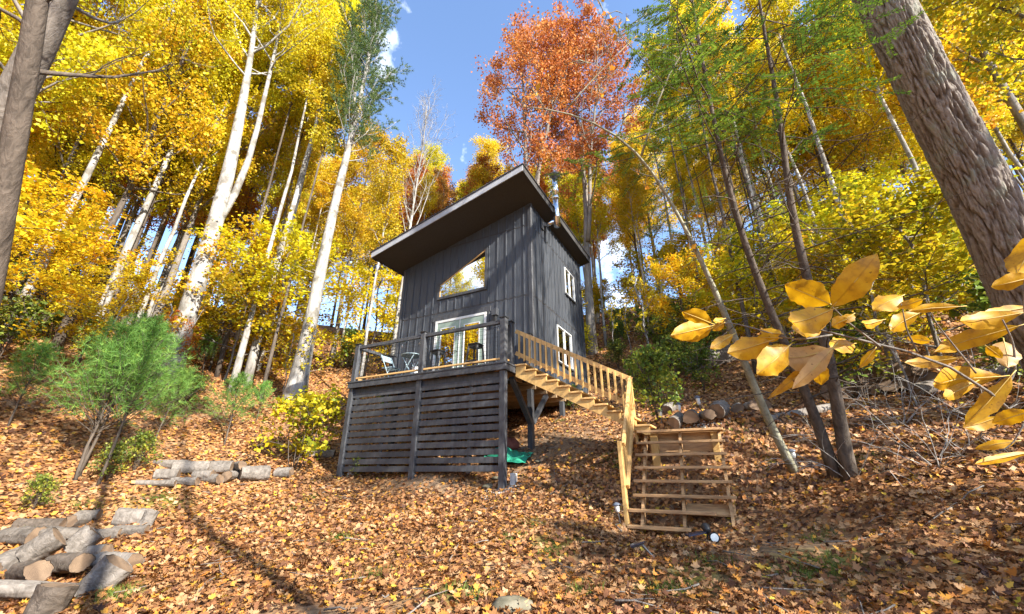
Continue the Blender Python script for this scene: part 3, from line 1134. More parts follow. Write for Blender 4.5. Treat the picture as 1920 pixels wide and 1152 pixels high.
# ------------------------------------------------------------------ deck furniture
def build_furniture():
    zt = 3.10
    t = thing('bistro_table', -3.42, .62, DECK, 'small round pale blue bistro table on the deck', 'table')
    cx, cy = -3.42, .62
    part(t, 'table_top', Geo().lathe([(.30, zt - .02), (.31, zt - .01), (.31, zt), (.29, zt + .004)], 28, (cx, cy, 0)), M['teal'])
    for sy in (-.16, .16):
        part(t, 'leg', Geo().tube([(cx - .26, cy + sy, DECK), (cx + .22, cy + sy, zt - .03)], .013, 8), M['teal'])
        part(t, 'leg', Geo().tube([(cx + .26, cy + sy * .9, DECK), (cx - .22, cy + sy * .9, zt - .03)], .013, 8), M['teal'])
    c = thing('folding_chair', -4.25, .70, DECK, 'pale blue folding chair with slatted back beside the round table', 'chair')
    cx, cy = -4.25, .70
    for s in (-.2, .2):
        part(c, 'leg', Geo().tube([(cx - .25, cy + s, DECK + .86), (cx + .22, cy + s, DECK)], .012, 8), M['teal'])
        part(c, 'leg', Geo().tube([(cx + .2, cy + s * .9, DECK + .45), (cx - .2, cy + s * .9, DECK)], .012, 8), M['teal'])
    for k in range(2):
        part(c, 'back_slat', bevel_box(cx - .26 + .05 * k, cx - .24 + .05 * k, cy - .21, cy + .21, DECK + .77 - .10 * k, DECK + .85 - .10 * k, .003), M['teal'])
    for k in range(6):
        part(c, 'seat_slat', bevel_box(cx - .17 + .065 * k, cx - .12 + .065 * k, cy - .2, cy + .2, DECK + .44, DECK + .455, .003), M['teal'])
    for x, y, lab in ((-1.16, .52, 'black metal bar stool in front of the right glass door'), (-2.42, .55, 'black metal bar stool beside the middle railing post')):
        s = thing('bar_stool', x, y, DECK, lab, 'stool', 'bar stools on the deck')
        h = .68
        part(s, 'seat', bevel_box(x - .16, x + .16, y - .16, y + .16, DECK + h, DECK + h + .045, .015), M['black'])
        part(s, 'apron', bevel_box(x - .14, x + .14, y - .14, y + .14, DECK + h - .06, DECK + h - .002, .005), M['black'])
        for a in (-1, 1):
            for b in (-1, 1):
                part(s, 'leg', Geo().bar((x + a * .19, y + b * .19, DECK), (x + a * .13, y + b * .13, DECK + h - .03), .04, .03, (1, 0, 0)), M['gunmetal'])
        for a in (-1, 1):
            part(s, 'foot_rest', Geo().bar((x - .17, y + a * .17, DECK + .25), (x + .17, y + a * .17, DECK + .25), .02, .02), M['gunmetal'])
    b = thing('lantern', -3.02, .40, DECK, 'white metal lantern standing on the deck under the table', 'lantern')
    part(b, 'body', Geo().lathe([(.10, DECK), (.11, DECK + .02), (.11, DECK + .24), (.12, DECK + .26), (.12, DECK + .28)], 16, (-3.02, .40, 0)), M['white'])
    part(b, 'handle', Geo().tube([(-3.12, .40, DECK + .26), (-3.09, .40, DECK + .40), (-3.02, .40, DECK + .44), (-2.95, .40, DECK + .40), (-2.92, .40, DECK + .26)], .007, 6), M['white'])
    # string lights under the top rail
    st = thing('string_lights', -3.0, .07, 3.34, 'string of small clear bulbs hung under the deck rail', 'string lights')
    pts = [(-4.94 + 4.79 * i / 60, .14, 3.34 - .05 * abs(math.sin(i / 60 * math.pi * 7))) for i in range(61)]
    part(st, 'cord', Geo().tube(pts, .004, 5), M['black'])
    bulb = Geo().lathe([(.008, 0), (.011, -.03), (.022, -.05), (.022, -.07), (.004, -.09)], 10).mesh('bulb', True)
    pieces(st, 'bulb', bulb, M['lens'], [(-4.6 + .62 * k, .14, 3.30) for k in range(8)])


build_furniture()


# ------------------------------------------------------------------ vegetation generator
def unit(v):
    v = np.asarray(v, float)
    return v / (np.linalg.norm(v) + 1e-9)


def limb(rng, p0, d0, L, n, up=.2, wob=.25):
    pts = [np.array(p0, float)]
    d = unit(d0)
    for k in range(n):
        d = unit(d + np.array([0, 0, up / n * 2]) + rng.normal(0, wob / math.sqrt(n), 3))
        pts.append(pts[-1] + d * L / n)
    return np.array(pts)


def along(pts, t):
    k = t * (len(pts) - 1)
    i = min(int(k), len(pts) - 2)
    f = k - i
    return pts[i] * (1 - f) + pts[i + 1] * f, unit(pts[i + 1] - pts[i])


def spine(H, lean=(0, 0), wob=.15, n=9, seed=0, base=(0, 0, 0)):
    rng = np.random.default_rng(seed + 1000)
    t = np.linspace(0, 1, n)
    off = np.cumsum(rng.normal(0, wob, (n, 2)), 0) * np.linspace(0, 1, n)[:, None] * .6
    return np.stack([base[0] + lean[0] * t * H + off[:, 0], base[1] + lean[1] * t * H + off[:, 1], base[2] + t * H], -1)


def resample(pts, n):
    pts = np.asarray(pts, float)
    s = np.concatenate([[0], np.cumsum(np.linalg.norm(np.diff(pts, axis=0), axis=1))])
    q = np.linspace(0, s[-1], n)
    out = np.stack([np.interp(q, s, pts[:, k]) for k in range(3)], -1)
    for _ in range(2):
        out[1:-1] = (out[:-2] + 2 * out[1:-1] + out[2:]) / 4
    return out


def flare(n, r0, r1, fl=.35):
    t = np.linspace(0, 1, n)
    return (r0 + (r1 - r0) * t ** .9) * (1 + fl * np.exp(-t * n * .9))


def broadleaf(seed, stems, nl, LL, frm, leafN, leaf, elev=(20, 60), nsub=6, ntw=4, sub=.42, up=.35, prof=None, sig=.22, tsides=10, tw=True, flat=.5):
    """stems: list of (points, radii). Returns trunk mesh and crown mesh (or None)"""
    rng = np.random.default_rng(seed)
    g = Geo()
    anchors = []
    prof = prof or (lambda t: .45 + .75 * math.sin(math.pi * min(1, .15 + t * .85)) ** .8 * (1 - .45 * t))
    for pts, rad in stems:
        g.tube(pts, rad, tsides)
        n = max(1, int(nl / len(stems)))
        az0 = rng.uniform(0, 6.28)
        for i in range(n):
            t = (i + rng.uniform(.1, .9)) / n
            tt = frm + (1 - frm) * t * .985
            p, d = along(pts, tt)
            rr = np.interp(tt, np.linspace(0, 1, len(rad)), rad)
            az = az0 + i * 2.4 + rng.normal(0, .3)
            el = R(rng.uniform(*elev)) + t * .35
            dv = np.array([math.cos(az) * math.cos(el), math.sin(az) * math.cos(el), math.sin(el)])
            L = LL * prof(t) * rng.uniform(.75, 1.2)
            lp = limb(rng, p, dv, L, 6, up, .35)
            lr = np.linspace(min(rr * .55, .012 * L + .012), .006, 7)
            g.tube(lp, lr, 5, False)
            for j in range(nsub):
                u = .22 + .78 * (j + rng.random()) / nsub
                q, e = along(lp, min(u, .99))
                sd = unit(e * .8 + rng.normal(0, .75, 3) + np.array([0, 0, .15]))
                sl = L * sub * (1.15 - .6 * u) * rng.uniform(.7, 1.25)
                sp = limb(rng, q, sd, sl, 4, up * .6, .35)
                g.tube(sp, np.linspace(.010, .004, 5), 3, False)
                for k in range(ntw):
                    v = .3 + .7 * (k + rng.random()) / ntw
                    w, h = along(sp, min(v, .99))
                    if tw:
                        te = w + unit(h * .6 + rng.normal(0, .7, 3)) * sl * .35
                        g.tube([w, (w + te) / 2 + rng.normal(0, .02, 3), te], [.005, .004, .002], 3, False)
                        anchors += [w, (w + te) / 2, te]
                    else:
                        anchors += [w, w + rng.normal(0, .1, 3)]
    trunk = g.mesh('trunk', True)
    if not leafN:
        return trunk, None
    A = np.array(anchors)
    idx = rng.integers(0, len(A), leafN)
    P = A[idx] + rng.normal(0, sig, (leafN, 3)) * np.array([1, 1, .75])
    N = rng.normal(0, .75, (leafN, 3)) + np.array([0, 0, flat])
    D = rng.normal(0, 1, (leafN, 3)) + np.array([0, 0, -.35])
    D -= N * (D * N).sum(1)[:, None] / (N * N).sum(1)[:, None]
    S = leaf * rng.uniform(.6, 1.3, leafN)
    V, F = leaf_quads(P, D, N, S)
    clump = rng.random(len(A) // 12 + 1)[idx // 12]
    rnd = np.clip(.55 * clump + .45 * rng.random(leafN), 0, 1)
    return trunk, fast_mesh('crown', V, F, np.repeat(rnd, 4))


def needle_tufts(rng, P, D, per, length, width, spread=.8):
    n = len(P)
    P2 = np.repeat(P, per, 0)
    D2 = np.repeat(D, per, 0) + rng.normal(0, spread, (n * per, 3))
    D2 /= np.linalg.norm(D2, axis=1)[:, None] + 1e-9
    S = np.cross(D2, rng.normal(0, 1, (n * per, 3)))
    S /= np.linalg.norm(S, axis=1)[:, None] + 1e-9
    Ln = length * rng.uniform(.7, 1.2, n * per)[:, None]
    V = np.stack([P2 - S * width / 2, P2 + S * width / 2, P2 + D2 * Ln], 1).reshape(-1, 3)
    F = np.arange(len(V)).reshape(-1, 3)
    rnd = np.clip(np.repeat(rng.random(n), per) * .6 + rng.random(n * per) * .4, 0, 1)
    return fast_mesh('crown', V, F, np.repeat(rnd, 3))


def young_pine(seed, H, stems=1, spread=.9, frm=.32, per=15, nl=.12, width=.011):
    rng = np.random.default_rng(seed)
    g = Geo()
    P, D = [], []
    for s in range(stems):
        b = rng.normal(0, .16 * (stems > 1), 2)
        sp = spine(H * rng.uniform(.8, 1.05), rng.normal(0, .05, 2), .05, 8, seed * 7 + s, (b[0], b[1], -.1))
        g.tube(sp, np.linspace(.032, .006, 8), 7)
        nw = int(H / .26)
        for i in range(nw):
            t = frm + (1 - frm) * (i + .5) / nw
            for j in range(5):
                p, d = along(sp, min(t, .99))
                az = j * 1.257 + i * .7 + rng.normal(0, .25)
                el = R(rng.uniform(5, 35)) + .4 * t
                L = spread * (1.08 - .85 * (t - frm) / (1 - frm)) * rng.uniform(.6, 1.1)
                lp = limb(rng, p, (math.cos(az) * math.cos(el), math.sin(az) * math.cos(el), math.sin(el)), L, 4, .35, .25)
                g.tube(lp, np.linspace(.009, .003, 5), 3, False)
                for k in range(5):
                    u = .3 + .7 * k / 4
                    q, e = along(lp, min(u, .995))
                    sd = unit(e + rng.normal(0, .6, 3))
                    e2 = q + sd * L * .26
                    for m_ in (.5, 1.0):
                        P.append(q + (e2 - q) * m_)
                        D.append(sd)
        P.append(sp[-1])
        D.append(np.array([0, 0, 1.0]))
    return g.mesh('trunk', True), needle_tufts(rng, np.array(P), np.array(D), per, nl, width, .75)


def place_tree(name, meshes, mats, loc, rotz=0.0, scale=1.0, label=None, cat='tree', group=None):
    t = bpy.data.objects.new(name, None)
    COL.objects.link(t)
    t.location = [float(c) for c in loc]
    t.rotation_euler = (0, 0, rotz)
    t.scale = (scale, scale, scale)
    tag(t, label, cat, group)
    link('trunk', meshes[0], mats[0], t)
    if meshes[1] is not None:
        link('crown', meshes[1], mats[1], t)
    return t


def px_spine(pts, zc, base):
    """stem through pixels of the photograph at one distance, relative to base"""
    return np.array([at(x, y, z) if False else at(x, y, z) for (x, y), z in zip(pts, zc)]) - base


# ------------------------------------------------------------------ hero trees, left
def hero_left():
    # pale two-stemmed maple
    b, t = gp(312, 718)
    w = lambda px, z: px * z / FPX / 2
    k = t
    z = lambda y: k * (1 + .0)
    # vertical plane through the base: distance along the ray so that the stem stays upright
    def up(px, py):
        d = ray(px, py)
        return d * (math.hypot(b[0], b[1]) / math.hypot(d[0], d[1]))
    s1 = np.array([b - (0, 0, .4), b, up(352, 590), up(388, 470), up(413, 395), up(440, 275), up(462, 160), up(480, 40), up(492, -80), up(498, -200)]) - b
    s2 = np.array([up(404, 428), up(425, 395), up(452, 365), up(468, 300), up(484, 240), up(500, 160), up(525, 60), up(545, -60)]) - b
    r0 = w(33, t)
    s1 = resample(s1, 16)
    s2 = resample(s2, 10)
    st = [(s1, np.interp(np.linspace(0, 1, 16), [0, .06, .36, .6, 1], [r0 * 1.5, r0 * 1.1, r0 * .8, r0 * .36, .025])), (s2, np.linspace(r0 * .5, .02, 10))]
    tr, cr = broadleaf(21, st, 50, 4.4, .52, 48000, .11, (15, 60), 6, 5, .45)
    place_tree('maple_tree', (tr, cr), (M['bark_pale'], M['yellow']), b, 0, 1, 'tall pale-barked maple with forked trunk and bright yellow leaves left of the cabin')
    # white pine
    b2, t2 = gp(548, 762)

    def up2(px, py):
        d = ray(px, py)
        return d * (math.hypot(b2[0], b2[1]) / math.hypot(d[0], d[1]))
    s = np.array([b2 - (0, 0, .4), b2, up2(575, 650), up2(598, 520), up2(622, 410), up2(640, 330), up2(664, 240), up2(685, 140), up2(700, 60), up2(708, 10)]) - b2
    s = resample(s, 18)
    g = Geo()
    rad = flare(18, w(30, t2), .04, .7)
    g.tube(s, rad, 12)
    sB = resample(np.array([up2(648, 320), up2(652, 270), up2(668, 180), up2(672, 100), up2(655, 40)]) - b2, 8)
    g.tube(sB, np.linspace(rad[9] * .6, .04, 8), 8)
    rng = np.random.default_rng(3)
    P, D = [], []
    for sp, frm, n in ((s, .50, 60), (sB, .12, 30)):
        for i in range(n):
            tt = frm + (1 - frm) * (i + .5) / n
            p, d = along(sp, min(tt, .99))
            az = i * 2.4 + rng.normal(0, .3)
            el = R(rng.uniform(-5, 30)) + .7 * tt
            L = rng.uniform(1.8, 3.6) * (1.15 - .45 * (tt - frm) / (1 - frm))
            lp = limb(rng, p, (math.cos(az) * math.cos(el), math.sin(az) * math.cos(el), math.sin(el)), L, 5, .5, .3)
            g.tube(lp, np.linspace(.03, .006, 6), 4, False)
            for j in range(9):
                u = .3 + .7 * j / 8
                q, e = along(lp, min(u, .99))
                for h in range(2):
                    sd = unit(e * .7 + rng.normal(0, .6, 3) + np.array([0, 0, .3]))
                    e2 = q + sd * .55
                    g.tube([q, e2], [.006, .003], 3, False)
                    for m_ in (.4, .7, 1.0):
                        P.append(q + (e2 - q) * m_)
                        D.append(sd)
    for i in range(46):
        p, d = along(s, rng.uniform(.05, .5))
        az = rng.uniform(0, 6.28)
        g.tube(limb(rng, p, (math.cos(az), math.sin(az), rng.uniform(-.5, .3)), rng.uniform(.3, .7), 3, -.3, .5), [.014, .010, .007, .004], 4, False)
    # dead lower limbs
    for i in range(14):
        tt = rng.uniform(.14, .52)
        p, d = along(s, tt)
        az = rng.uniform(0, 6.28)
        lp = limb(rng, p, (math.cos(az), math.sin(az), rng.uniform(-.3, .3)), rng.uniform(.4, 1.8), 4, -.2, .5)
        g.tube(lp, np.linspace(.018, .005, 5), 4, False)
    cr = needle_tufts(rng, np.array(P), np.array(D), 15, .20, .022, .6)
    place_tree('pine_tree', (g.mesh('trunk', True), cr), (M['bark_pale'], M['needles_dark']), b2, 0, 1, 'tall white pine with bare pale lower trunk just left of the cabin')
    # foreground stems at the left edge, feet outside the frame
    for pts, zc, width, mat, lab in (
            ([(-60, 700), (-25, 560), (2, 400), (20, 300), (38, 200), (58, 90), (72, 0), (84, -90)], 5.2, 44, 'bark_dark', 'dark slender trunk rising along the left edge of the view'),
            ([(-190, 700), (-120, 470), (-60, 330), (0, 235), (50, 140), (95, 40), (125, -20), (150, -90)], 6.2, 64, 'bark_grey', 'thick pale grey trunk leaning right behind the dark left-edge trunk')):
        base, tb = gp(pts[0][0], 1000)
        P0 = at(pts[0][0], pts[0][1], zc)
        base = np.array([P0[0], P0[1], gz(P0[0], P0[1])])
        sp = np.array([at(x, y, zc) for x, y in pts])
        sp = resample(np.concatenate([[base - (0, 0, .2)], sp]) - base, 14)
        rr = width * zc / FPX / 2
        tr, cr = broadleaf(31 + int(width), [(sp, np.linspace(rr * 1.2, rr * .6, 14))], 4, 2.0, .8, 0, .1, (10, 50))
        place_tree('leaning_tree', (tr, None), (M[mat], None), base, 0, 1, lab)


hero_left()


# ------------------------------------------------------------------ forest kinds
def forest_kinds():
    K = {}

    def st(H, r, seed, lean=(0, 0)):
        return [(spine(H, lean, .16, 12, seed, (0, 0, -.4)), flare(12, r, .03, .35))]
    K['yellow_a'] = (broadleaf(41, st(21, .17, 1), 34, 3.6, .34, 23000, .125, (15, 55)), ('bark_grey', 'yellow'))
    K['yellow_b'] = (broadleaf(42, st(18, .13, 2), 30, 3.2, .34, 19000, .125, (20, 60)), ('bark_dark', 'yellow'))
    K['green_a'] = (broadleaf(43, st(17, .14, 3), 30, 3.3, .36, 18000, .125, (15, 50)), ('bark_grey', 'yellow_green'))
    K['orange_a'] = (broadleaf(44, st(19, .16, 4), 30, 3.4, .36, 20000, .125, (20, 60)), ('bark_pale', 'orange'))
    K['slim'] = (broadleaf(45, st(18, .10, 5), 22, 2.0, .52, 9500, .125, (25, 65)), ('bark_pale', 'yellow'))
    K['slim_b'] = (broadleaf(46, st(16, .085, 6, (.03, .02)), 20, 1.9, .5, 8500, .125, (25, 65)), ('bark_grey', 'yellow_green'))
    K['pole'] = (broadleaf(54, st(25, .15, 15), 16, 2.0, .76, 7000, .15, (25, 65)), ('bark_pale', 'yellow'))
    K['pole_d'] = (broadleaf(55, st(23, .085, 16, (.01, .0)), 18, 1.7, .66, 6000, .15, (25, 65)), ('bark_dark', 'yellow'))
    K['shade'] = (broadleaf(56, st(6, .05, 17), 18, 2.6, .35, 2300, .13, (-5, 35), 6, 5, .5, .05, sig=.15, flat=1.2, tsides=6), ('bark_grey', 'yellow'))
    K['under'] = (broadleaf(47, st(5.5, .05, 7), 16, 2.4, .30, 7000, .12, (-5, 25), 6, 5, .5, .05, sig=.12, flat=1.6, tsides=6), ('bark_dark', 'yellow'))
    K['under_g'] = (broadleaf(48, st(4.5, .04, 8), 15, 2.2, .28, 6500, .12, (-5, 25), 6, 5, .5, .05, sig=.12, flat=1.6, tsides=6), ('bark_grey', 'yellow_green'))
    K['under_o'] = (broadleaf(49, st(5.0, .045, 9), 14, 2.0, .35, 5000, .12, (0, 30), 6, 5, .5, .05, sig=.12, flat=1.4, tsides=6), ('bark_dark', 'orange'))
    K['sapling'] = (broadleaf(50, st(4.2, .022, 10), 9, .9, .35, 260, .11, (10, 60), 3, 2, .5, .2, sig=.06, tsides=5), ('bark_pale', 'yellow'))
    K['oak'] = (broadleaf(51, [(spine(22, (.02, 0), .2, 12, 11, (0, 0, -.4)), flare(12, .22, .04, .3)), (spine(14, (.12, .03), .2, 10, 12, (.25, 0, 6)), np.linspace(.12, .03, 10))],
                          40, 4.4, .36, 24000, .125, (10, 55), 6, 4, .42, .3, sig=.16), ('bark_grey', 'rust'))
    K['oak_o'] = (broadleaf(52, st(20, .18, 13), 32, 3.8, .34, 21000, .12, (10, 50)), ('bark_grey', 'orange'))
    K['birch'] = (broadleaf(53, [(spine(20, (.01, 0), .1, 12, 14, (0, 0, -.3)), flare(12, .13, .02, .2))], 26, 4.2, .42, 0, .1, (45, 70), 7, 5, .45, .6), ('bark_pale', 'yellow'))
    K['pine_y'] = (young_pine(61, 2.6, 1, 1.25, .26, 18, .15, .008), ('bark_dark', 'needles'))
    K['pine_s'] = (young_pine(62, 3.1, 4, 1.4, .34, 11, .16, .008), ('bark_dark', 'needles'))
    K['shrub'] = (broadleaf(63, [(spine(1.4, (.1 * i - .1, .06 * i - .06), .06, 6, 20 + i, (0, 0, -.1)), np.linspace(.014, .004, 6)) for i in range(4)], 24, .7, .15, 1500, .085, (10, 60), 4, 3, .5, .3, sig=.07, tsides=4), ('bark_dark', 'bushy'))
    return K


KINDS = forest_kinds()
USED = {}


def kind_mats(k):
    a, b = KINDS[k][1]
    return M[a], M[b]


def put(k, name, x, y, label, group=None, rotz=None, scale=1.0, dz=0.0, cat='tree'):
    rotz = random.uniform(0, 6.28) if rotz is None else rotz
    return place_tree(name, KINDS[k][0], kind_mats(k), (x, y, gz(x, y) + dz), rotz, scale, label, cat, group)


def forest():
    rng = random.Random(99)
    spots = []

    def ok(x, y, dmin):
        px, b = to_plot(x, y)
        if -7.2 < px < 1.6 and -2 < b < 8.6:
            return False
        if 1.0 < px < 7 and -3 < b < 7.5:
            return False
        return all((x - a) ** 2 + (y - c) ** 2 > dmin * dmin for a, c in spots)

    names = {
        'yellow_a': ('maple_tree', 'golden yellow maple'),
        'yellow_b': ('birch_tree', 'dark-trunked deep yellow tree'),
        'green_a': ('beech_tree', 'yellow-green beech'),
        'orange_a': ('maple_tree', 'orange maple with pale trunk'),
        'slim': ('poplar_tree', 'pale pole tree, thin yellow top'),
        'slim_b': ('poplar_tree', 'grey pole tree, thin greenish top'),
        'oak_o': ('oak_tree', 'burnt orange oak'),
    }

    def where(x, y):
        d, r = math.degrees(math.atan2(x, y)), math.hypot(x, y)
        side = ('by the left edge' if d < -48 else 'left of the forked maple' if d < -40 else 'between forked maple and white pine' if d < -29 else 'between white pine and cabin' if d < -12
                else 'behind the roof' if d < 9 else 'just right of the cabin' if d < 22 else 'above the stairs' if d < 33 else 'behind the hemlock pair' if d < 44 else 'near the big right trunk')
        dep = 'close, ' if r < 19 else '' if r < 27 else 'farther up, ' if r < 36 else 'high upslope, '
        return ', ' + dep + side

    # tall trees in depth
    n = 0
    tries = 0
    while n < 150 and tries < 6000:
        tries += 1
        az = R(rng.uniform(-66, 66))
        r = rng.uniform(13.5, 46) if rng.random() < .75 else rng.uniform(30, 60)
        x, y = r * math.sin(az), r * math.cos(az)
        azd = math.degrees(az)
        if -31 < azd < -6 and r < 25:
            continue
        if -6 <= azd < 27 and r < 22:
            continue
        if azd < -46 and r < 21:
            continue
        if -48 < azd < -31 and r < 22.5:
            continue
        if 11 < azd < 36 and rng.random() < .42:
            continue
        if azd >= 27 and (r < 14 or (r < 26 and rng.random() < .5)):
            continue
        if not ok(x, y, 1.5 if r > 22 else 2.0):
            continue
        spots.append((x, y))
        left = azd < -8
        sc = rng.uniform(.85, 1.2)
        lim = 42 if -31 < azd < -5 else 50 if -5 <= azd < 11 else 45 if 11 <= azd < 27 else 90
        while (gz(x, y) + 20 * sc) / r > math.tan(R(lim)) and sc > .45:
            sc *= .93
        u = rng.random()
        if left:
            k = 'yellow_a' if u < .30 else 'yellow_b' if u < .5 else 'orange_a' if u < .68 else 'oak_o' if u < .76 else 'slim' if u < .92 else 'green_a'
        else:
            k = 'slim' if u < .36 else 'slim_b' if u < .66 else 'yellow_b' if u < .76 else 'yellow_a' if u < .85 else 'green_a' if u < .92 or azd > 13 else 'oak_o' if u < .96 else 'orange_a'
        nm, lab = names[k]
        put(k, nm, x, y, lab + where(x, y), lab + ' trees of the hillside forest', rng.uniform(0, 6.28), sc)
        n += 1
    # understorey
    n = 0
    tries = 0
    while n < 44 and tries < 3000:
        tries += 1
        az = R(rng.uniform(-62, 62))
        r = rng.uniform(11, 30)
        azd = math.degrees(az)
        if -24 < azd < 30 and r < 17:
            continue
        if azd < -20 and r < 20:
            continue
        x, y = r * math.sin(az), r * math.cos(az)
        if not ok(x, y, 1.3):
            continue
        spots.append((x, y))
        u = rng.random()
        k = 'under' if u < .5 else 'under_g' if u < .94 else 'under_o'
        if azd > 10:
            k = 'under_g' if u < .6 else 'under'
        lab = {'under': 'low maple with flat yellow sprays', 'under_g': 'low tree with green-yellow sprays', 'under_o': 'low maple with orange-red sprays'}[k]
        put(k, 'understorey_maple', x, y, lab + where(x, y), 'understorey: ' + lab, rng.uniform(0, 6.28), rng.uniform(.7, 1.25))
        n += 1
    # bare-stemmed saplings and shrubs
    n = 0
    tries = 0
    while n < 70 and tries < 3000:
        tries += 1
        az = R(rng.uniform(-60, 60))
        r = rng.uniform(11, 26)
        azd = math.degrees(az)
        if azd < 14 and r < 18:
            continue
        x, y = r * math.sin(az), r * math.cos(az)
        if not ok(x, y, .8):
            continue
        spots.append((x, y))
        side = where(x, y)
        if rng.random() < .5:
            put('sapling', 'sapling', x, y, 'thin nearly bare sapling' + side, 'thin saplings on the slope', rng.uniform(0, 6.28), rng.uniform(.7, 1.3))
        else:
            put('shrub', 'shrub', x, y, 'low green shrub' + side, 'low shrubs on the slope', rng.uniform(0, 6.28), rng.uniform(.7, 1.6), cat='shrub')
        n += 1


forest()


def special_trees():
    # rust oaks behind the roof
    for (px, r, sc, k, lab) in ((985, 20.5, 1.2, 'oak', 'tall rust-orange oak towering behind the roof peak'), (1085, 22, 1.18, 'oak', 'rust-brown oak with thin crown behind the stove pipe'),
                                (905, 27, .84, 'oak_o', 'smaller orange oak behind the middle of the roof'), (1005, 26, .72, 'orange_a', 'bright orange-red maple right behind the roof peak'),
                                (840, 30, .72, 'oak', 'low rusty oak behind the left roof slope')):
        d = ray(px, 330)
        a = math.atan2(d[0], d[1])
        x, y = r * math.sin(a), r * math.cos(a)
        put(k, 'oak_tree' if k != 'orange_a' else 'maple_tree', x, y, lab, None, px * .37, sc)
    d = ray(766, 400)
    a = math.atan2(d[0], d[1])
    put('birch', 'birch_tree', 21 * math.sin(a), 21 * math.cos(a), 'leafless white birch with fine twigs against the blue sky', None, 1.2, 1.0)
    d = ray(706, 500)
    a = math.atan2(d[0], d[1])
    put('slim', 'poplar_tree', 19 * math.sin(a), 19 * math.cos(a), 'slim white-stemmed tree close behind the deck\'s left end', None, 2.2, .8)
    # trees round the back of the camera: they shade the clearing and show in the windows
    lab = 'yellow tree of the wood behind the viewer'
    for i, (x, y, k, s) in enumerate(((-13, 3.2, 'slim', 1.2), (-19, 6, 'yellow_b', .55), (-17, 1, 'yellow_a', .85), (-22, 3, 'yellow_a', .8), (-24, -3, 'orange_a', .6), (-20, -2, 'green_a', .55),
                                      (-26, 6, 'yellow_b', .7), (-14, -6, 'yellow_b', .6), (-27, -9, 'yellow_a', .8), (-11, -10, 'slim', 1.0), (-14, 5, 'under', 1.5), (-16, 2, 'under', 1.6), (-18, 4.5, 'under', 1.7), (-12.5, 1.5, 'under_g', 1.3), (-19, 0, 'under', 1.8))):
        put(k, 'forest_tree', x, y, lab, 'wood behind the viewer', i * 1.3, s)
    for i, (x, y, k, s) in enumerate(((14, -6.5, 'slim_b', .62), (13, -2.5, 'slim', .5), (3.4, -2.7, 'pole', .9), (11.6, -3.4, 'shade', 1.15), (1.0, -2.4, 'pole_d', .9), (10.4, 2.2, 'birch', .9), (12.0, .2, 'birch', .8), (8.0, -5.0, 'pole', 1.0))):  # unseen trees, added to throw dappled shade on the ground and cabin
        put(k, 'shade_tree', x, y, 'unseen tree added on the sunny side to shade the clearing', 'added shade trees on the sunny side', i * 1.9, s)
    rr = random.Random(12)
    n = 0
    while n < 16:
        a, r = R(rr.uniform(-50, -14)), rr.uniform(18, 33)
        x, y = r * math.sin(a), r * math.cos(a)
        if math.degrees(a) > -30 and r < 24:
            continue
        pale = rr.random() < .5
        d = math.degrees(a)
        put('pole' if pale else 'pole_d', 'pole_tree', x, y, ('pale straight' if pale else 'thin dark') + ' bare-stemmed tree ' + ('%s, %s' % ('low on the slope' if r < 23 else 'midway up the slope' if r < 28 else 'high on the slope',
            'far left' if d < -43 else 'left of the forked maple' if d < -38 else 'right of the forked maple' if d < -30 else 'behind the white pine' if d < -24 else 'beyond the deck\'s left end')), 'bare-stemmed trees on the left slope', rr.uniform(0, 6), rr.uniform(.8, 1.15) if d < -30 else rr.uniform(.55, .7))
        n += 1
    n = 0
    while n < 22:
        a, r = R(rr.uniform(13, 46)), rr.uniform(14.5, 30)
        x, y = r * math.sin(a), r * math.cos(a)
        px, b = to_plot(x, y)
        if px < 2.5 or (px < 7 and b < 6.5):
            continue
        pale = rr.random() < .4
        d = math.degrees(a)
        put('pole' if pale else 'pole_d', 'pole_tree', x, y, ('pale straight' if pale else 'thin dark') + ' bare-stemmed tree ' + ('%s, %s' % ('low on the slope' if r < 20 else 'midway up the slope' if r < 25 else 'high on the slope',
            'just right of the cabin' if d < 22 else 'above the stairs' if d < 30 else 'behind the hemlock pair' if d < 38 else 'beside the big trunk')), 'bare-stemmed trees on the right slope', rr.uniform(0, 6), rr.uniform(.65, .85))
        n += 1
    # slender stems of the left slope, feet where the photograph shows them
    for px, py, k, s, lab in ((8, 640, 'pole', 1.05, 'pale slender stem nearest the left picture edge'), (163, 648, 'pole', 1.1, 'straight pale stem behind the pine clump'), (214, 645, 'pole_d', 1.1, 'thin grey stem right of the straight pale stem'),
                              (322, 585, 'pole_d', 1.5, 'dark trunk directly behind the forked maple'), (384, 640, 'pole_d', 1.2, 'grey trunk right behind the forked maple'), (478, 640, 'pole', 1.05, 'pale stem midway between forked maple and white pine'),
                              (440, 700, 'sapling', 1.5, 'spindly white sapling left of the white pine'), (505, 610, 'pole_d', 1.3, 'dark trunk left of the white pine'), (640, 650, 'slim', .85, 'pale stem right of the white pine'),
                              (100, 600, 'yellow_a', 1.0, 'golden maple up the far left slope'), (60, 560, 'yellow_b', 1.0, 'dark-trunked yellow tree high on the far left'),
                              (470, 722, 'under', 1.4, 'low spreading yellow maple in front of the white pine'), (292, 712, 'under_o', .5, 'small orange-red maple beside the forked maple\'s foot'), (30, 600, 'under', 1.2, 'low yellow maple at the left edge')):
        p, t = gp(px, py)
        put(k, 'understorey_maple' if 'under' in k else 'sapling' if k == 'sapling' else 'slope_tree', p[0], p[1], lab, None, px * .21, s)


special_trees()


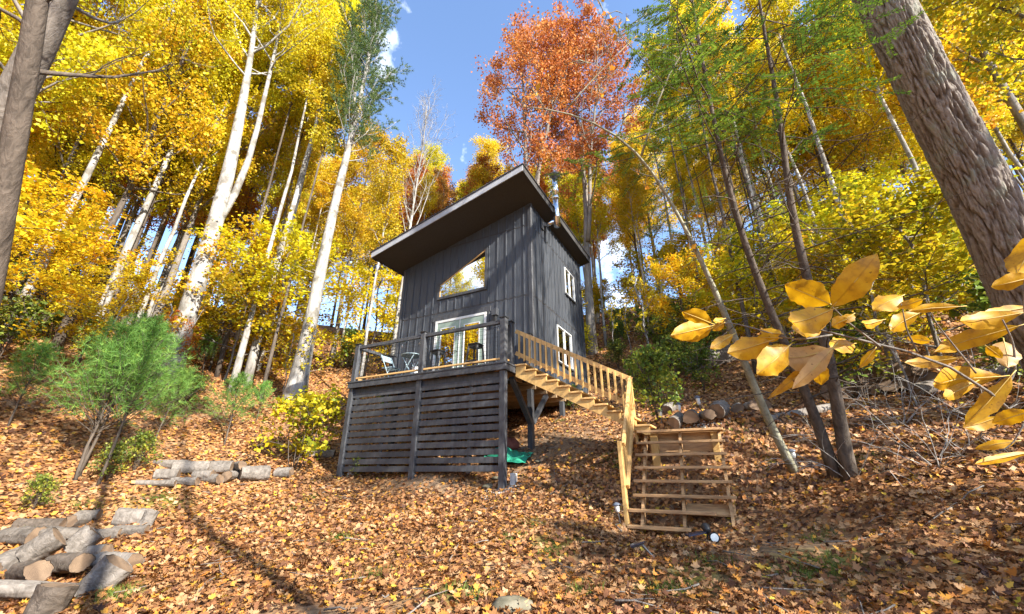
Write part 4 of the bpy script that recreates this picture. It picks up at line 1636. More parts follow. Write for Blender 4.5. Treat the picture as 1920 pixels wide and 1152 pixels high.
# ------------------------------------------------------------------ left saplings, pines and bush
def left_plants():
    for px, py, k, s, lab in ((150, 905, 'pine_s', 1.15, 'clump of young white pines with thin dark stems at the left'), (283, 840, 'pine_y', .82, 'bright green young pine right of the pine clump'),
                              (420, 835, 'pine_y', .80, 'dark green young pine beside the log row'), (380, 700, 'pine_y', .62, 'small pine sapling at the foot of the forked maple'), (250, 740, 'pine_y', 1.0, 'young pine behind the pine clump'),
                              (60, 610, 'pine_y', 1.1, 'young pine at the far left on the slope'), (190, 600, 'pine_y', 1.2, 'young pine among trunks up the left slope'), (15, 800, 'pine_y', .8, 'young pine cut by the left edge'),
                              (480, 790, 'pine_y', .5, 'tiny pine sapling below the tall white pine')):
        p, t = gp(px, py)
        put(k, 'young_pine', p[0], p[1], lab, None, px * .1, s * (t / 9.0) ** .25)
    p, t = gp(545, 880)
    tr, cr = broadleaf(71, [(spine(1.5, (.2 * i - .3, .1 * (i % 2)), .06, 6, 30 + i, (.05 * i, 0, -.1)), np.linspace(.012, .004, 6)) for i in range(4)], 24, .8, .15, 1600, .105, (5, 50), 4, 3, .5, .2, sig=.09, tsides=4, flat=1.0)
    place_tree('yellow_bush', (tr, cr), (M['bark_dark'], M['yellow_green']), p, 0, 1.25, 'bright yellow leafy bush beside the deck\'s left post', 'bush')
    for px, py, s, lab in ((200, 905, .5, 'pale green weed in front of the pine clump'), (60, 960, .7, 'leafy weeds at the left edge behind the log pile'), (250, 885, .55, 'small yellow-green weed near the log row'),
                           (1235, 795, 1.0, 'green and yellow shrub behind the stair landing'), (1215, 765, 1.1, 'tangled shrub against the slope behind the stairs'), (1160, 690, .8, 'low shrub beside the cabin\'s rear corner'),
                           (670, 895, .35, 'small orange-leaved seedling at the left deck post'), (1270, 720, 1.0, 'shrub in front of the fallen log'), (1320, 735, .9, 'shrub at the end of the fallen log'),
                           (1255, 690, 1.3, 'dense green shrub on the slope above the stairs'), (1340, 620, 1.5, 'dark green shrub up the right slope'), (1420, 600, 1.6, 'wide green shrub below the slim trunks'),
                           (1700, 560, 2.0, 'broad leafy shrub in the right background'), (1600, 590, 1.7, 'green shrub behind the large yellow leaves'), (1790, 600, 1.5, 'shrub at the foot of the big furrowed trunk'),
                           (1075, 770, .5, 'small green fern-like plant beside the rear support post')):
        p, t = gp(px, py)
        put('shrub', 'shrub', p[0], p[1], lab, None, px * .3, s * (.55 if t < 8 else 1), cat='shrub')


left_plants()


# ------------------------------------------------------------------ right foreground: trunk, hemlock, leaning sapling
def big_trunk():
    pts = [(2010, 700), (1945, 600), (1890, 470), (1830, 345), (1765, 220), (1700, 90), (1655, 0), (1600, -110), (1540, -240)]
    zc = [6.2, 6.25, 6.3, 6.4, 6.5, 6.6, 6.7, 6.9, 7.2]
    sp = np.array([at(x, y, z) for (x, y), z in zip(pts, zc)])
    base = sp[0].copy()
    base[2] = gz(base[0], base[1])
    sp = np.concatenate([[base - (0, 0, .3)], sp]) - base
    n, sides = 300, 220
    sp = resample(sp, n)
    rad = np.interp(np.linspace(0, 1, n), [0, .06, .15, .5, 1], [.58, .42, .37, .32, .26])
    d = np.gradient(sp, axis=0)
    d /= np.linalg.norm(d, axis=1)[:, None]
    s = np.cross(d, (0, 1, 0))
    s /= np.linalg.norm(s, axis=1)[:, None]
    t = np.cross(d, s)
    a = np.arange(sides) * 2 * math.pi / sides
    L = np.concatenate([[0], np.cumsum(np.linalg.norm(np.diff(sp, axis=0), axis=1))])
    disp = np.zeros((n, sides))
    for i in range(n):
        for j in range(sides):
            q = Vector((math.cos(a[j]) * 4.4, math.sin(a[j]) * 4.4, L[i] * 1.5))
            w = Vector((math.cos(a[j]) * 8, math.sin(a[j]) * 8, L[i] * 7))
            v = abs(noise.noise(q * 1.25 + noise.noise_vector(w * .35) * .4))
            v2 = abs(noise.noise(Vector((q.x * 1.2, q.y * 1.2, L[i] * 5.0)) + Vector((5, 3, 1))))
            v3 = abs(noise.noise(Vector((q.x * 3.1, q.y * 3.1, L[i] * 2.6)) + Vector((1, 8, 4))))
            disp[i, j] = min(v * 5.0, 1.0) * .034 + min(v2 * 7, 1) * .014 + min(v3 * 6, 1) * .016 + noise.noise(w * 3) * .008
    rr = rad[:, None] + disp - .03
    V = sp[:, None, :] + (np.cos(a)[None, :, None] * s[:, None, :] + np.sin(a)[None, :, None] * t[:, None, :]) * rr[:, :, None]
    i, j = np.meshgrid(np.arange(n - 1), np.arange(sides), indexing='ij')
    k = (j + 1) % sides
    F = np.stack([i * sides + j, i * sides + k, (i + 1) * sides + k, (i + 1) * sides + j], -1).reshape(-1, 4)
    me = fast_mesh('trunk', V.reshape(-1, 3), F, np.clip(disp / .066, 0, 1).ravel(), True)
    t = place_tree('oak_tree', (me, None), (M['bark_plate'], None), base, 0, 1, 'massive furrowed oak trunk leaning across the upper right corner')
    # its limbs and high crown, mostly above the frame
    st = [(resample(np.array([sp[-1] * .9 + sp[-30] * .1, sp[-1] + (-1.0, .3, 1.6), sp[-1] + (-2.0, .8, 3.6), sp[-1] + (-2.4, 1.2, 6)]), 8), np.linspace(.34, .06, 8)),
          (resample(np.array([sp[-1], sp[-1] + (.8, .5, 1.6), sp[-1] + (1.9, .9, 3.2), sp[-1] + (2.4, 1.6, 5)]), 8), np.linspace(.26, .06, 8))]
    tr, cr = broadleaf(81, st, 14, 2.2, .3, 900, .13, (10, 50))
    link('limb', tr, M['bark_grey'], t)
    link('crown', cr, M['yellow'], t)


big_trunk()


def hemlock():
    stems = [
        ([(1567, 893), (1519, 751), (1455, 612), (1388, 440), (1342, 250), (1318, 120), (1300, 20), (1293, -30)], 6.1, 20),
        ([(1591, 893), (1575, 800), (1559, 680), (1511, 520), (1479, 375), (1467, 250), (1446, 125), (1425, 20), (1418, -40)], 5.9, 24)]
    for si, (pts, zc, width) in enumerate(stems):
        b, t = gp(*pts[0])
        sp = np.array([at(x, y, t + (zc - 6) * .1 + .10 * max(0, (500 - y) / 100)) for x, y in pts])
        sp[0] = b - (0, 0, .15)
        sp = resample(sp - b, 18)
        g = Geo()
        r0 = width * t / FPX / 2
        rad = flare(18, r0, .015, .3)
        g.tube(sp, rad, 9)
        rng = np.random.default_rng(90 + si)
        P, D, N = [], [], []
        n = 70
        for i in range(n):
            tt = .16 + .83 * (i + rng.random()) / n
            p, d = along(sp, min(tt, .99))
            az = i * 2.4 + rng.normal(0, .4)
            dead = tt < .60 or rng.random() < .36
            L = rng.uniform(.7, 2.0) if dead else rng.uniform(1.0, 2.3) * (1.35 - .7 * (tt - .6) / .4)
            el = R(rng.uniform(-10, 30))
            dv = np.array([math.cos(az) * math.cos(el), math.sin(az) * math.cos(el), math.sin(el)])
            lp = limb(rng, p, dv, L, 6, -.12, .3)
            g.tube(lp, np.linspace(.012, .003, 7), 4, False)
            for j in range(12 if not dead else 6):
                u = .15 + .85 * j / (12 if not dead else 6)
                q, e = along(lp, min(u, .99))
                side = np.cross(e, (0, 0, 1)) * (1 if j % 2 else -1)
                sd = unit(e * .75 + side * .8 + rng.normal(0, .12, 3) + np.array([0, 0, -.12]))
                sl = L * .38 * (1.1 - .75 * u) + .1
                q2 = limb(rng, q, sd, sl, 3, -.1, .2)
                g.tube(q2, np.linspace(.004, .0015, 4), 3, False)
                if not dead:
                    m = int(sl / .018)
                    for k in range(m):
                        v = .1 + .9 * k / m
                        w, h = along(q2, min(v, .99))
                        s2 = np.cross(h, (0, 0, 1)) * (1 if k % 2 else -1)
                        P.append(w)
                        D.append(unit(h * .6 + s2 + rng.normal(0, .12, 3)))
                        N.append(np.array([0, 0, 1.0]) + rng.normal(0, .25, 3))
        P, D, N = np.array(P), np.array(D), np.array(N)
        V, F = leaf_quads(P, D, N, rng.uniform(.035, .075, len(P)), .22, .03)
        cr = fast_mesh('crown', V, F, np.repeat(np.clip(.5 * rng.random(len(P)) + .5 * np.repeat(rng.random(len(P) // 40 + 1), 40)[:len(P)], 0, 1), 4))
        place_tree('hemlock_tree', (g.mesh('trunk', True), cr), (M['bark_dark'], M['hemlock']), b, 0, 1,
                   ('left' if si == 0 else 'right') + ' stem of the dark hemlock pair with feathery green sprays')
    # slender leaning tree with long bare arching branches
    pts = [(1491, 883), (1460, 830), (1428, 760), (1396, 680), (1356, 580), (1292, 440), (1240, 345), (1203, 291), (1166, 255), (1086, 215), (1017, 199), (975, 200)]
    b, t = gp(*pts[0])
    sp = np.array([at(x, y, t) for x, y in pts])
    sp[0] = b - (0, 0, .1)
    sp = resample(sp - b, 20)
    r0 = 17 * t / FPX / 2
    s2 = resample(np.array([at(x, y, t) for x, y in ((1203, 291), (1222, 240), (1239, 150), (1290, 80), (1345, 12), (1380, -40))]) - b, 8)
    s3 = resample(np.array([at(x, y, t) for x, y in ((1239, 150), (1205, 110), (1150, 55), (1120, 20))]) - b, 6)
    s4 = resample(np.array([at(x, y, t) for x, y in ((1182, 262), (1230, 250), (1290, 215), (1340, 160))]) - b, 6)
    s5 = resample(np.array([at(x, y, t) for x, y in ((1060, 208), (1110, 150), (1165, 95), (1180, 80))]) - b, 6)
    st = [(sp, np.interp(np.linspace(0, 1, 20), [0, .35, .6, 1], [r0, r0 * .72, r0 * .36, .007])), (s2, np.linspace(.020, .006, 8)), (s3, np.linspace(.012, .004, 6)), (s4, np.linspace(.014, .004, 6)), (s5, np.linspace(.012, .004, 6))]
    tr, cr = broadleaf(97, st, 30, .55, .45, 60, .10, (-10, 50), 3, 2, .5, .1, sig=.03, tsides=8)
    place_tree('leaning_sapling', (tr, cr), (M['bark_green'], M['orange']), b, 0, 1, 'slender greenish sapling arching left above the stairs with few leaves')


hemlock()


def bare_brush():
    """leafless twiggy shrubs on the right bank"""
    rng = np.random.default_rng(17)
    for i, (px, py, s, lab) in enumerate(((1600, 900, 1.0, 'tangle of bare twigs at the foot of the hemlock pair'), (1760, 880, 1.1, 'leafless shrub on the right bank under the yellow leaves'),
                                          (1850, 800, 1.3, 'bare twiggy shrub near the right edge'), (1690, 800, 1.0, 'bare brush in front of the firewood stack'))):
        p, t = gp(px, py)
        g = Geo()
        for k in range(9):
            az = rng.uniform(0, 6.28)
            el = R(rng.uniform(25, 75))
            lp = limb(rng, (0, 0, -.05), (math.cos(az) * math.cos(el), math.sin(az) * math.cos(el), math.sin(el)), rng.uniform(.8, 1.8) * s, 7, -.35, .35)
            g.tube(lp, np.linspace(.007, .002, 8), 4, False)
            for j in range(6):
                q, e = along(lp, rng.uniform(.25, .95))
                l2 = limb(rng, q, e + rng.normal(0, .7, 3), rng.uniform(.2, .6) * s, 4, -.2, .4)
                g.tube(l2, np.linspace(.004, .0012, 5), 3, False)
        link('bare_shrub', g.mesh('bare_shrub', True), M['bark_pale'], loc=p, label=lab, cat='shrub')


bare_brush()


# ------------------------------------------------------------------ big yellow leaves close to the camera
def mat_bigleaf(name, c0, c1, c2):
    m, nt, b = nodes_of(name)
    v = coords(nt)
    n = noise_node(nt, v, 22, 5, .6)
    rp = ramp(nt, [(.28, c0), (.5, c1), (.75, c2)])
    nt.links.new(n.outputs['Fac'], rp.inputs['Fac'])
    n2 = noise_node(nt, v, 60, 2)
    r2 = ramp(nt, [(.66, (1, 1, 1)), (.74, (.30, .20, .12))])
    nt.links.new(n2.outputs['Fac'], r2.inputs['Fac'])
    mx = nt.nodes.new('ShaderNodeMix')
    mx.data_type = 'RGBA'
    mx.blend_type = 'MULTIPLY'
    mx.inputs[0].default_value = .8
    nt.links.new(rp.outputs['Color'], mx.inputs[6])
    nt.links.new(r2.outputs['Color'], mx.inputs[7])
    a = nt.nodes.new('ShaderNodeAttribute')
    a.attribute_name = 'rnd'
    vein = ramp(nt, [(0, (.62, .55, .4)), (.10, (1, 1, 1))])
    nt.links.new(a.outputs['Fac'], vein.inputs['Fac'])
    m2 = nt.nodes.new('ShaderNodeMix')
    m2.data_type = 'RGBA'
    m2.blend_type = 'MULTIPLY'
    m2.inputs[0].default_value = .7
    nt.links.new(mx.outputs[2], m2.inputs[6])
    nt.links.new(vein.outputs['Color'], m2.inputs[7])
    nt.links.new(m2.outputs[2], b.inputs['Base Color'])
    b.inputs['Roughness'].default_value = .5
    tr = nt.nodes.new('ShaderNodeBsdfTranslucent')
    nt.links.new(m2.outputs[2], tr.inputs['Color'])
    ms = nt.nodes.new('ShaderNodeMixShader')
    ms.inputs['Fac'].default_value = .42
    nt.links.new(b.outputs['BSDF'], ms.inputs[1])
    nt.links.new(tr.outputs['BSDF'], ms.inputs[2])
    nt.links.new(ms.outputs['Shader'], nt.nodes['Material Output'].inputs['Surface'])
    bump(nt, b, a.outputs['Fac'], .3, .004)
    return m


M['big_yellow'] = mat_bigleaf('large_yellow_leaf', (.34, .165, .006), (.58, .315, .006), (.68, .42, .010))
M['big_brown'] = mat_bigleaf('large_tan_leaf', (.30, .16, .05), (.48, .28, .08), (.55, .34, .10))


M['stalk'] = mat_plain('yellow_leaf_stalk', (.52, .36, .08), .5)


def big_leaves():
    root_px = at(2080, 900, 2.0)
    base = np.array([root_px[0], root_px[1], gz(root_px[0], root_px[1])])
    t = bpy.data.objects.new('magnolia_sapling', None)
    COL.objects.link(t)
    t.location = base
    tag(t, 'sapling reaching in from the right with very large yellow leaves close to the viewer', 'sapling')
    z0 = 1.75
    stems = [([(2080, 1200), (2070, 980), (2010, 870), (1920, 795), (1870, 745), (1830, 700), (1790, 672), (1720, 660), (1650, 650), (1560, 628), (1520, 615)], 1.75, .010),
             ([(1870, 745), (1905, 700), (1900, 640), (1880, 600)], 1.75, .006),
             ([(1720, 660), (1700, 620), (1690, 570)], 1.75, .004),
             ([(1560, 628), (1490, 640), (1430, 620), (1360, 602), (1330, 610)], 1.85, .0045),
             ([(1650, 650), (1590, 605), (1560, 575)], 1.72, .005),
             ([(2010, 870), (1960, 800), (1930, 640), (1915, 560), (1930, 470)], 1.6, .006),
             ([(1920, 795), (1900, 830), (1880, 845)], 1.7, .004),
             ([(1830, 700), (1750, 600), (1735, 560)], 1.8, .004)]
    for pts, zc, r in stems:
        sp = np.array([at(x, y, zc) for x, y in pts])
        if pts[0][1] == 1200:
            sp[0] = base - (0, 0, .1)
        sp = resample(sp - base, 14)
        link('stem', Geo().tube(sp, np.linspace(r, r * .45, 14), 7).mesh('stem', True), M['bark_grey'], t)
    leaves = [((1562, 574), (1645, 476), 48, 0), ((1556, 570), (1472, 534), 50, 0), ((1562, 580), (1485, 606), 48, 0), ((1550, 592), (1490, 622), 40, 0),
              ((1332, 612), (1257, 630), 32, 0), ((1333, 606), (1280, 585), 26, 0), ((1335, 615), (1288, 640), 22, 0), ((1358, 598), (1338, 603), 12, 0), ((1357, 606), (1336, 620), 14, 0),
              ((1374, 628), (1332, 654), 20, 0), ((1442, 640), (1364, 662), 42, 0), ((1478, 650), (1420, 702), 46, 0), ((1562, 655), (1462, 672), 48, 1), ((1464, 626), (1424, 618), 20, 0), ((1462, 634), (1420, 632), 16, 0),
              ((1548, 668), (1440, 748), 18, 0), ((1562, 652), (1485, 730), 26, 1), ((1535, 680), (1540, 722), 28, 0), ((1600, 645), (1556, 652), 30, 0), ((1590, 598), (1560, 612), 22, 0), ((1600, 590), (1578, 605), 18, 0),
              ((1690, 556), (1637, 582), 34, 0), ((1730, 562), (1680, 576), 18, 0), ((1722, 588), (1670, 620), 28, 0), ((1656, 600), (1620, 607), 16, 0),
              ((1800, 575), (1704, 584), 16, 0), ((1912, 588), (1800, 602), 34, 0), ((1908, 612), (1752, 660), 32, 0), ((1935, 575), (1840, 590), 22, 0), ((1796, 672), (1696, 680), 22, 0),
              ((1878, 706), (1752, 722), 40, 0), ((1830, 716), (1772, 748), 22, 0), ((1895, 706), (1808, 800), 28, 0), ((1872, 782), (1806, 802), 22, 0), ((1930, 772), (1860, 794), 26, 0),
              ((1935, 440), (1905, 516), 46, 0), ((1935, 520), (1858, 538), 28, 0), ((1882, 640), (1890, 690), 32, 1), ((1905, 828), (1828, 842), 16, 0), ((1930, 848), (1828, 870), 14, 0), ((1850, 650), (1880, 672), 18, 0),
              ((1505, 598), (1480, 585), 18, 0), ((1640, 655), (1612, 690), 14, 0), ((1745, 640), (1700, 634), 16, 0)]
    rng = random.Random(4)
    ns = 13
    for (b, e, w, br) in leaves:
        zb = z0 + rng.uniform(-.12, .12)
        P0, P1 = at(*b, zb), at(*e, zb + rng.uniform(-.10, .10))
        L = np.linalg.norm(P1 - P0)
        d = (P1 - P0) / L
        view = unit((P0 + P1) / 2)
        side = unit(np.cross(d, view))
        nrm = np.cross(side, d)
        tilt = rng.uniform(-.5, .5)
        side = side * math.cos(tilt) + nrm * math.sin(tilt)
        nrm = np.cross(side, d)
        hw = w * 1.08 * zb / FPX / 2 / math.cos(tilt)
        fold, curl, wave = rng.uniform(.12, .4), rng.uniform(-.14, .14), rng.uniform(0, 6)
        V, A = [], []
        for i in range(ns):
            u = i / (ns - 1)
            prof = math.sin(math.pi * min(1, u ** .85 * .985 + .012)) ** .8
            prof *= (.85 + .3 * u)
            c = P0 + d * L * u + nrm * curl * L * math.sin(math.pi * u)
            for q in (-1, -.55, 0, .55, 1):
                ed = 1 + (.11 * math.sin(u * 23 + wave * 2 + q) * math.sin(u * 9 + wave) if abs(q) == 1 else 0)
                V.append(c + side * q * hw * prof * ed + nrm * (abs(q) * fold * hw * prof + .10 * hw * math.sin(u * 15 + q * 4 + wave) * abs(q)) - base)
                A.append(abs(q) if q else 0.0)
        F = [(i * 5 + j, i * 5 + j + 1, (i + 1) * 5 + j + 1, (i + 1) * 5 + j) for i in range(ns - 1) for j in range(4)]
        link('leaf', fast_mesh('leaf', np.array(V), F, A, True), M['big_brown' if br else 'big_yellow'], t)
        st = Geo().tube(np.array([P0 - d * L * .12, P0, P0 + d * L * .5, P0 + d * L * .95]) - base + np.array([nrm * curl * L * s for s in (0, 0, 1, .15)]) - nrm * .001, [.0022, .0022, .0016, .0006], 5)
        link('leaf_stalk', st.mesh('leaf_stalk', True), M['stalk'], t)


big_leaves()


# ------------------------------------------------------------------ logs
def log_mesh(seed, r, L, sides=30, rings=15, taper=.06):
    rng = np.random.default_rng(seed)
    x = np.linspace(-L / 2, L / 2, rings)
    a = np.arange(sides) * 2 * math.pi / sides
    ov = 1 + .10 * np.cos(2 * a + rng.uniform(0, 6)) + .05 * np.cos(3 * a + rng.uniform(0, 6))
    V = []
    for i, xx in enumerate(x):
        bark = np.array([abs(noise.noise(Vector((xx * 4 + seed, math.cos(q) * 3.2, math.sin(q) * 3.2)))) for q in a])
        k = r * (1 + taper * (xx / L)) * ov * (1 + .16 * np.minimum(bark * 2.4, 1) - .08 + rng.normal(0, .012, sides))
        V.append(np.stack([xx + rng.normal(0, .004, sides), np.cos(a) * k, np.sin(a) * k], -1))
    V = np.concatenate(V)
    F = [(i * sides + j, (i + 1) * sides + j, (i + 1) * sides + (j + 1) % sides, i * sides + (j + 1) % sides) for i in range(rings - 1) for j in range(sides)]
    g = Geo().add(V, F)
    ends = []
    for e, s in ((0, -1), (rings - 1, 1)):
        ring = V[e * sides:(e + 1) * sides]
        c = np.array([x[e] - s * .006, 0, 0])
        ring2 = (ring - c) * .97 + c
        ring2[:, 0] = c[0]
        ge = Geo().add(np.concatenate([ring2 - c, [[0, 0, 0]]]), [((j, (j + 1) % sides, sides) if s > 0 else ((j + 1) % sides, j, sides)) for j in range(sides)])
        ends.append((ge.mesh('cut_end'), c))
    return g.mesh('log', True), ends


def rotmat(yaw, pitch, roll):
    return Matrix.Rotation(yaw, 4, 'Z') @ Matrix.Rotation(pitch, 4, 'Y') @ Matrix.Rotation(roll, 4, 'X')


LOGN = [0]


def add_log(p, r, L, yaw, pitch=0.0, label=None, group=None, name='log', mat='bark_grey', dz=None):
    """p: point on the ground (or on the pile) under the log's middle"""
    LOGN[0] += 1
    me, ends = log_mesh(500 + LOGN[0], r, L)
    o = link(name, me, M[mat], label=label, cat='log', group=group)
    z = p[2] + (r * .86 if dz is None else dz)
    o.matrix_world = Matrix.Translation((p[0], p[1], z)) @ rotmat(yaw, pitch, LOGN[0] * 1.7)
    for m, c in ends:
        e = link('cut_end', m, M['cut'], o, c)
    return o


# the ring texture of the sawn ends runs round the log's own length
for n in M['cut'].node_tree.nodes:
    if n.type == 'TEX_WAVE':
        n.rings_direction = 'X'


def logs():
    # lower left heap: (px, py, diameter px, length m, yaw deg, pitch deg, label)
    heap = [
        (185, 1088, 74, .42, 20, -55, 'upright pale log round at the right front of the log heap'),
        (82, 1130, 92, .30, 60, -80, 'squat sawn stump round at the bottom of the log heap'),
        (40, 1080, 60, .62, 150, 8, 'log with rough cracked white-grey bark in the heap'),
        (68, 1110, 40, .9, 35, 10, 'long thin pale log lying along the heap\'s front'),
        (115, 1060, 52, .60, 160, 4, 'dark grey log in the middle of the heap'),
        (215, 1055, 50, .56, 172, 0, 'dark log with hollow end sticking out right of the heap'),
        (60, 1030, 56, .40, 30, -40, 'log with an orange-tinged sawn face on the heap'),
        (140, 1015, 54, .34, 40, -50, 'log round with pale ringed face turned to the viewer'),
        (170, 1040, 40, .50, 170, 6, 'log half hidden below the ringed round'),
        (30, 1008, 48, .85, 165, 3, 'long grey log along the left edge of the heap'),
        (105, 1000, 34, .55, 35, 8, 'small pale split log on top of the heap'),
        (70, 985, 30, .7, 15, 2, 'thin blackened log at the back of the heap'),
        (140, 978, 36, .35, 100, 0, 'dark log standing at the back of the heap'),
        (162, 968, 30, .35, 20, 0, 'small dark log at the far back of the heap'),
        (245, 970, 42, .55, 25, 6, 'grey log lying behind the heap toward the clearing'),
        (275, 975, 34, .30, 95, -70, 'short dark stump piece at the far right of the heap'),
        (240, 997, 28, .55, 12, 0, 'flat thin grey log right of the heap'),
        (195, 1003, 26, .50, 5, 0, 'thin dark log behind the ringed round'),
        (8, 1055, 56, .5, 100, -10, 'brown log end at the left picture edge'),
    ]
    LIFT = {(60, 1030): .16, (140, 1015): .14, (105, 1000): .14, (115, 1060): .10, (40, 1080): .10, (68, 1110): .06}
    for px, py, dpx, L, yw, pt, lab in heap:
        lift = LIFT.get((px, py), 0)
        p, t = gp(px, py + dpx * .32 + lift * 150)
        r = dpx * .66 * t / FPX / 2
        p = p + np.array([0, 0, lift])
        add_log(p, r, L * .92, R(yw), R(pt), lab, 'logs in the lower left heap', mat=('bark_log', 'bark_dark', 'bark_grey')[int(px) % 3])
    row = [(310, 893, 24, .5, 20), (355, 880, 26, .8, 25), (380, 893, 22, .5, 10), (400, 878, 24, .9, 15), (395, 900, 22, .5, 5), (430, 895, 24, .55, 60), (345, 903, 18, .6, 12),
           (475, 893, 34, .7, 30), (530, 888, 22, .45, 10), (320, 872, 20, 1.0, 8), (440, 873, 18, 1.4, -12), (290, 905, 16, .8, 20), (600, 850, 18, .9, 15)]
    labs = ['pale stump-like log left in the row', 'whitish log in the middle of the row', 'short brown log end in the row', 'long white-grey log across the row', 'dark split log in front of the row', 'mossy upright log in the row',
            'thin dark log lying before the row', 'thick log round with brown face near the yellow bush', 'pale log chunk beside the yellow bush', 'grey fallen branch log behind the row', 'dark long branch log behind the row', 'thin grey log at the left of the row', 'pale log by the deck\'s left side']
    for (px, py, dpx, L, yw), lab in zip(row, labs):
        p, t = gp(px, py + 8)
        add_log(p, dpx * .8 * t / FPX / 2, L * .9, R(yw * 2 - 20), 0, lab + ' left of the deck', 'logs in the row left of the deck')
    # rounds lining the bank behind the stairs
    for i, (px, py, dpx) in enumerate(((1272, 792, 26), (1298, 786, 31), (1328, 782, 25), (1352, 772, 32), (1385, 768, 26), (1412, 762, 25), (1256, 765, 23), (1438, 757, 20))):
        p, t = gp(px, py + 10)
        add_log(p, dpx * .85 * t / FPX / 2, .42, -YAW + R(75 + 17 * (i % 3)), R(-18 + 9 * (i % 3)), ('first second third fourth fifth sixth seventh eighth'.split()[i]) + ' weathered log round edging the bank behind the steps', 'log rounds edging the bank')
    for i in range(15):
        px = 1560 + (i % 8) * 25 + (i // 8) * 12
        py = 748 - (i % 8) * 3.5 - (i // 8) * 22
        p, t = gp(px, 752 - (i % 8) * 3.5)
        r = 30 * t / FPX / 2
        add_log(p, r, .5, -YAW + R(80 + 13 * ((i * 7) % 3)), 0, 'firewood log, %s from left in the stack\'s %s row on the right bank' % ('first second third fourth fifth sixth seventh eighth'.split()[i % 8], 'lower' if i < 8 else 'upper'), 'firewood stack on the right bank', 'firewood_log', dz=r * (.86 + 1.65 * (i // 8)))
    # fallen trunks
    for (a, b, dpx, lab) in (((1275, 706), (1385, 672), 34, 'thick fallen trunk lying on the slope above the log rounds'), ((1440, 795), (1560, 770), 16, 'grey fallen branch below the firewood stack'),
                             ((640, 690), (800, 655), 10, 'thin fallen pole on the slope behind the deck'), ((1720, 745), (1905, 700), 26, 'mossy fallen trunk at the right edge')):
        A, ta = gp(*a)
        B, tb = gp(*b)
        c = (A + B) / 2
        c[2] = max(c[2], gz(c[0], c[1]))
        v = B - A
        add_log(c, dpx * (ta + tb) / 2 / FPX / 2, float(np.linalg.norm(v)), math.atan2(v[1], v[0]), -math.atan2(v[2], math.hypot(v[0], v[1])), lab, None, 'fallen_trunk')


logs()


